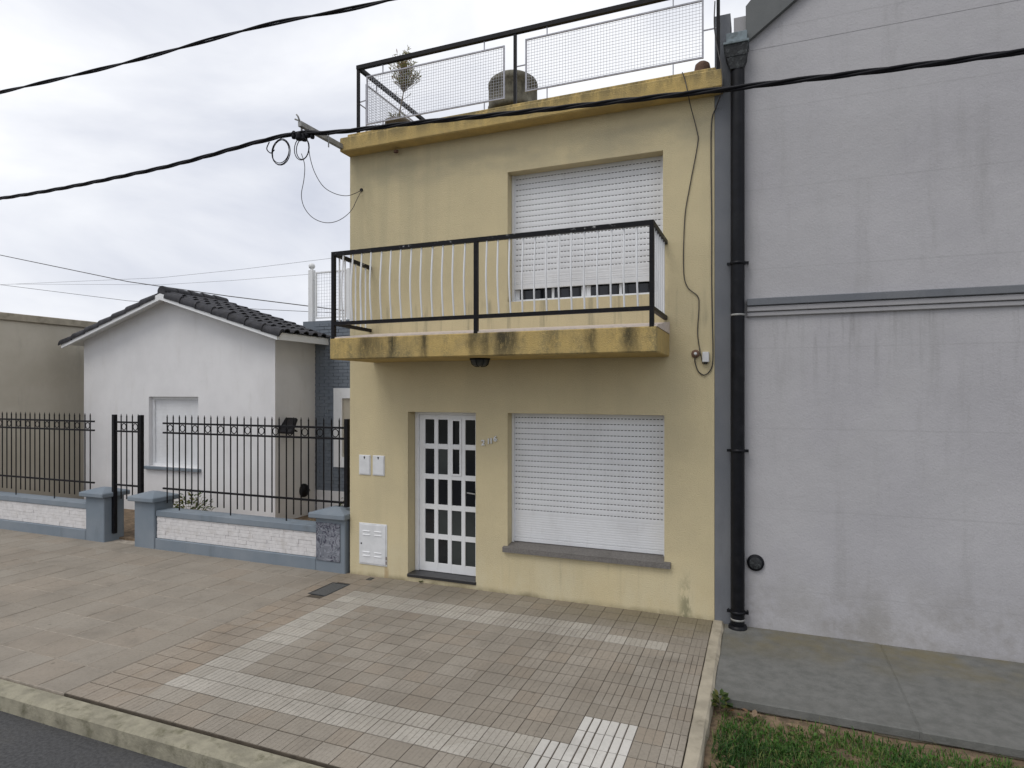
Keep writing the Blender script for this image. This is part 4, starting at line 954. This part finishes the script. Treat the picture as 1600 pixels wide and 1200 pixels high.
# white terrace railing above it
tr = MB().bbox(-3.40, -3.29, 3.25, 3.35, 3.70, 4.93, .006).build('terrace_post', 'white', N)
MB().lathe((-3.345, 3.3, 4.93), [(.03,0),(.03,.02)]+[(max(0,.066*math.sin(math.pi*(k+2)/12)), .08-.066*math.cos(math.pi*(k+2)/12)) for k in range(11)], 18).build('ball_finial', 'white', tr)
f_ = mesh_panel((-3.235, 3.3), (-2.50, 3.3), 3.93, 4.88, tr, .062, 'white', 'galv', .0025, .03)
MB().bbox(-2.47, -2.40, 3.265, 3.335, 3.80, 4.90, .005).build('terrace_post', 'white', N)
for z in (4.72, 4.1): bar(MB(), (-3.29, 3.3, z), (-3.235, 3.3, z), .015).build('stay', 'white', tr)

# garden things
t = thing('floodlight', (-3.0, 2.25, 2.0), 'black floodlight angled out from the white side wall', 'floodlight')
pc = Vector(P(449, 665, 2.15)); rotm = Matrix.Rotation(R(-14), 3, 'Z') @ Matrix.Rotation(R(50), 3, 'X')
hb = MB().bbox(-.30, .22, -.17, .17, -.028, .028, .008); hb.v = [Vector((v.x+v.y*-.45, v.y, v.z)) for v in hb.v]
hb.v = [rotm @ v+pc for v in hb.v]; hb.build('head', 'black_paint', t)
MB().tube([pc+Vector((.05, .06, -.05)), pc+Vector((.12, .12, -.11)), (WX+.001, 2.42, pc.z-.12)], .012, 6).build('arm', 'black_paint', t)
c = Vector(P(485.5, 767, 2.75)); t = thing('wall_lamp', (WX, c.y, c.z), 'round black bulkhead lamp low on the white side wall', 'lamp')
lm = MB(); lm.lathe((0,0,0), [(0,.11),(.06,.10),(.10,.06),(.11,.02),(.11,0)], 20); lm.v = [Vector((WX+.001+v.z, c.y+v.x, c.z+v.y*1.2)) for v in lm.v]; lm.build('body', 'black_paint', t)
lm = MB()
for k in (-1, 0, 1): lm.tube([(WX+.02, c.y+k*.05, c.z-.12), (WX+.125, c.y+k*.05, c.z), (WX+.02, c.y+k*.05, c.z+.12)], .006, 5)
lm.build('guard', 'black_paint', t)
clump('garden_shrub', (-1.65, 2.0, .03), 120, .16, .62, .04, .07, 'shrub', 'small yellow-green shrub in the garden beside the pillar', 'shrub', 31)
clump('garden_shrub', (-1.35, 1.0, .03), 90, .14, .55, .035, .06, 'shrub', 'low shrub just behind the scribbled pillar', 'shrub', 33)
clump('garden_shrub', (-4.4, 1.3, .03), 200, .35, .75, .05, .09, 'shrub', 'bushy green shrub in front of the white gable wall', 'shrub', 35)

# thin lines far behind
for k, (pa, pb, Y_, r_, lb) in enumerate((((200,440),(545,486),14,.02,'dark cable slung low behind the tiled roof'), ((200,470),(545,490),16,.012,'thin grey cable just under the dark one behind the roof'),
        ((250,434),(530,402),20,.008,'faint upper wire crossing the sky left of the balcony'), ((250,445),(490,428),22,.008,'faint lower wire crossing the sky left of the balcony'))):
    a, b = Vector(P(*pa, Y_)), Vector(P(*pb, Y_)); d = b-a
    tag(MB().tube([a-d*1.2+Vector((0,0,.8)), a, a+d*.5-Vector((0,0,.05)), b, b+d*.6], r_, 5).build('distant_cable', 'thin_cable'), lb, 'cable')

# ------------------------------------------------------------------ next house along the street
C_ = thing('cream_house', (-12, 3, 0), 'flat-roofed cream house beyond the white gable', 'house')
MB().wall(-17, -9.05, -.1, 3.9, .0, .25, [(-11.4, -9.9, .9, 2.3), (-13.4, -12.4, 0, 2.3)]).build('wall', 'cream', C_)
MB().box(-17, -9.05, .2505, 10, -.1, 3.9).build('body', 'cream', C_)
MB().bbox(-17.05, -9.0, -.06, 10, 3.901, 4.05, .01).build('parapet_cap', 'concrete', C_)
MB().box(-11.399, -9.901, .1, .16, .901, 2.299).build('shutter', 'shutter', C_); MB().box(-13.399, -12.401, .1, .16, .001, 2.299).build('door', 'granite', C_)
print('objects', len(bpy.data.objects))
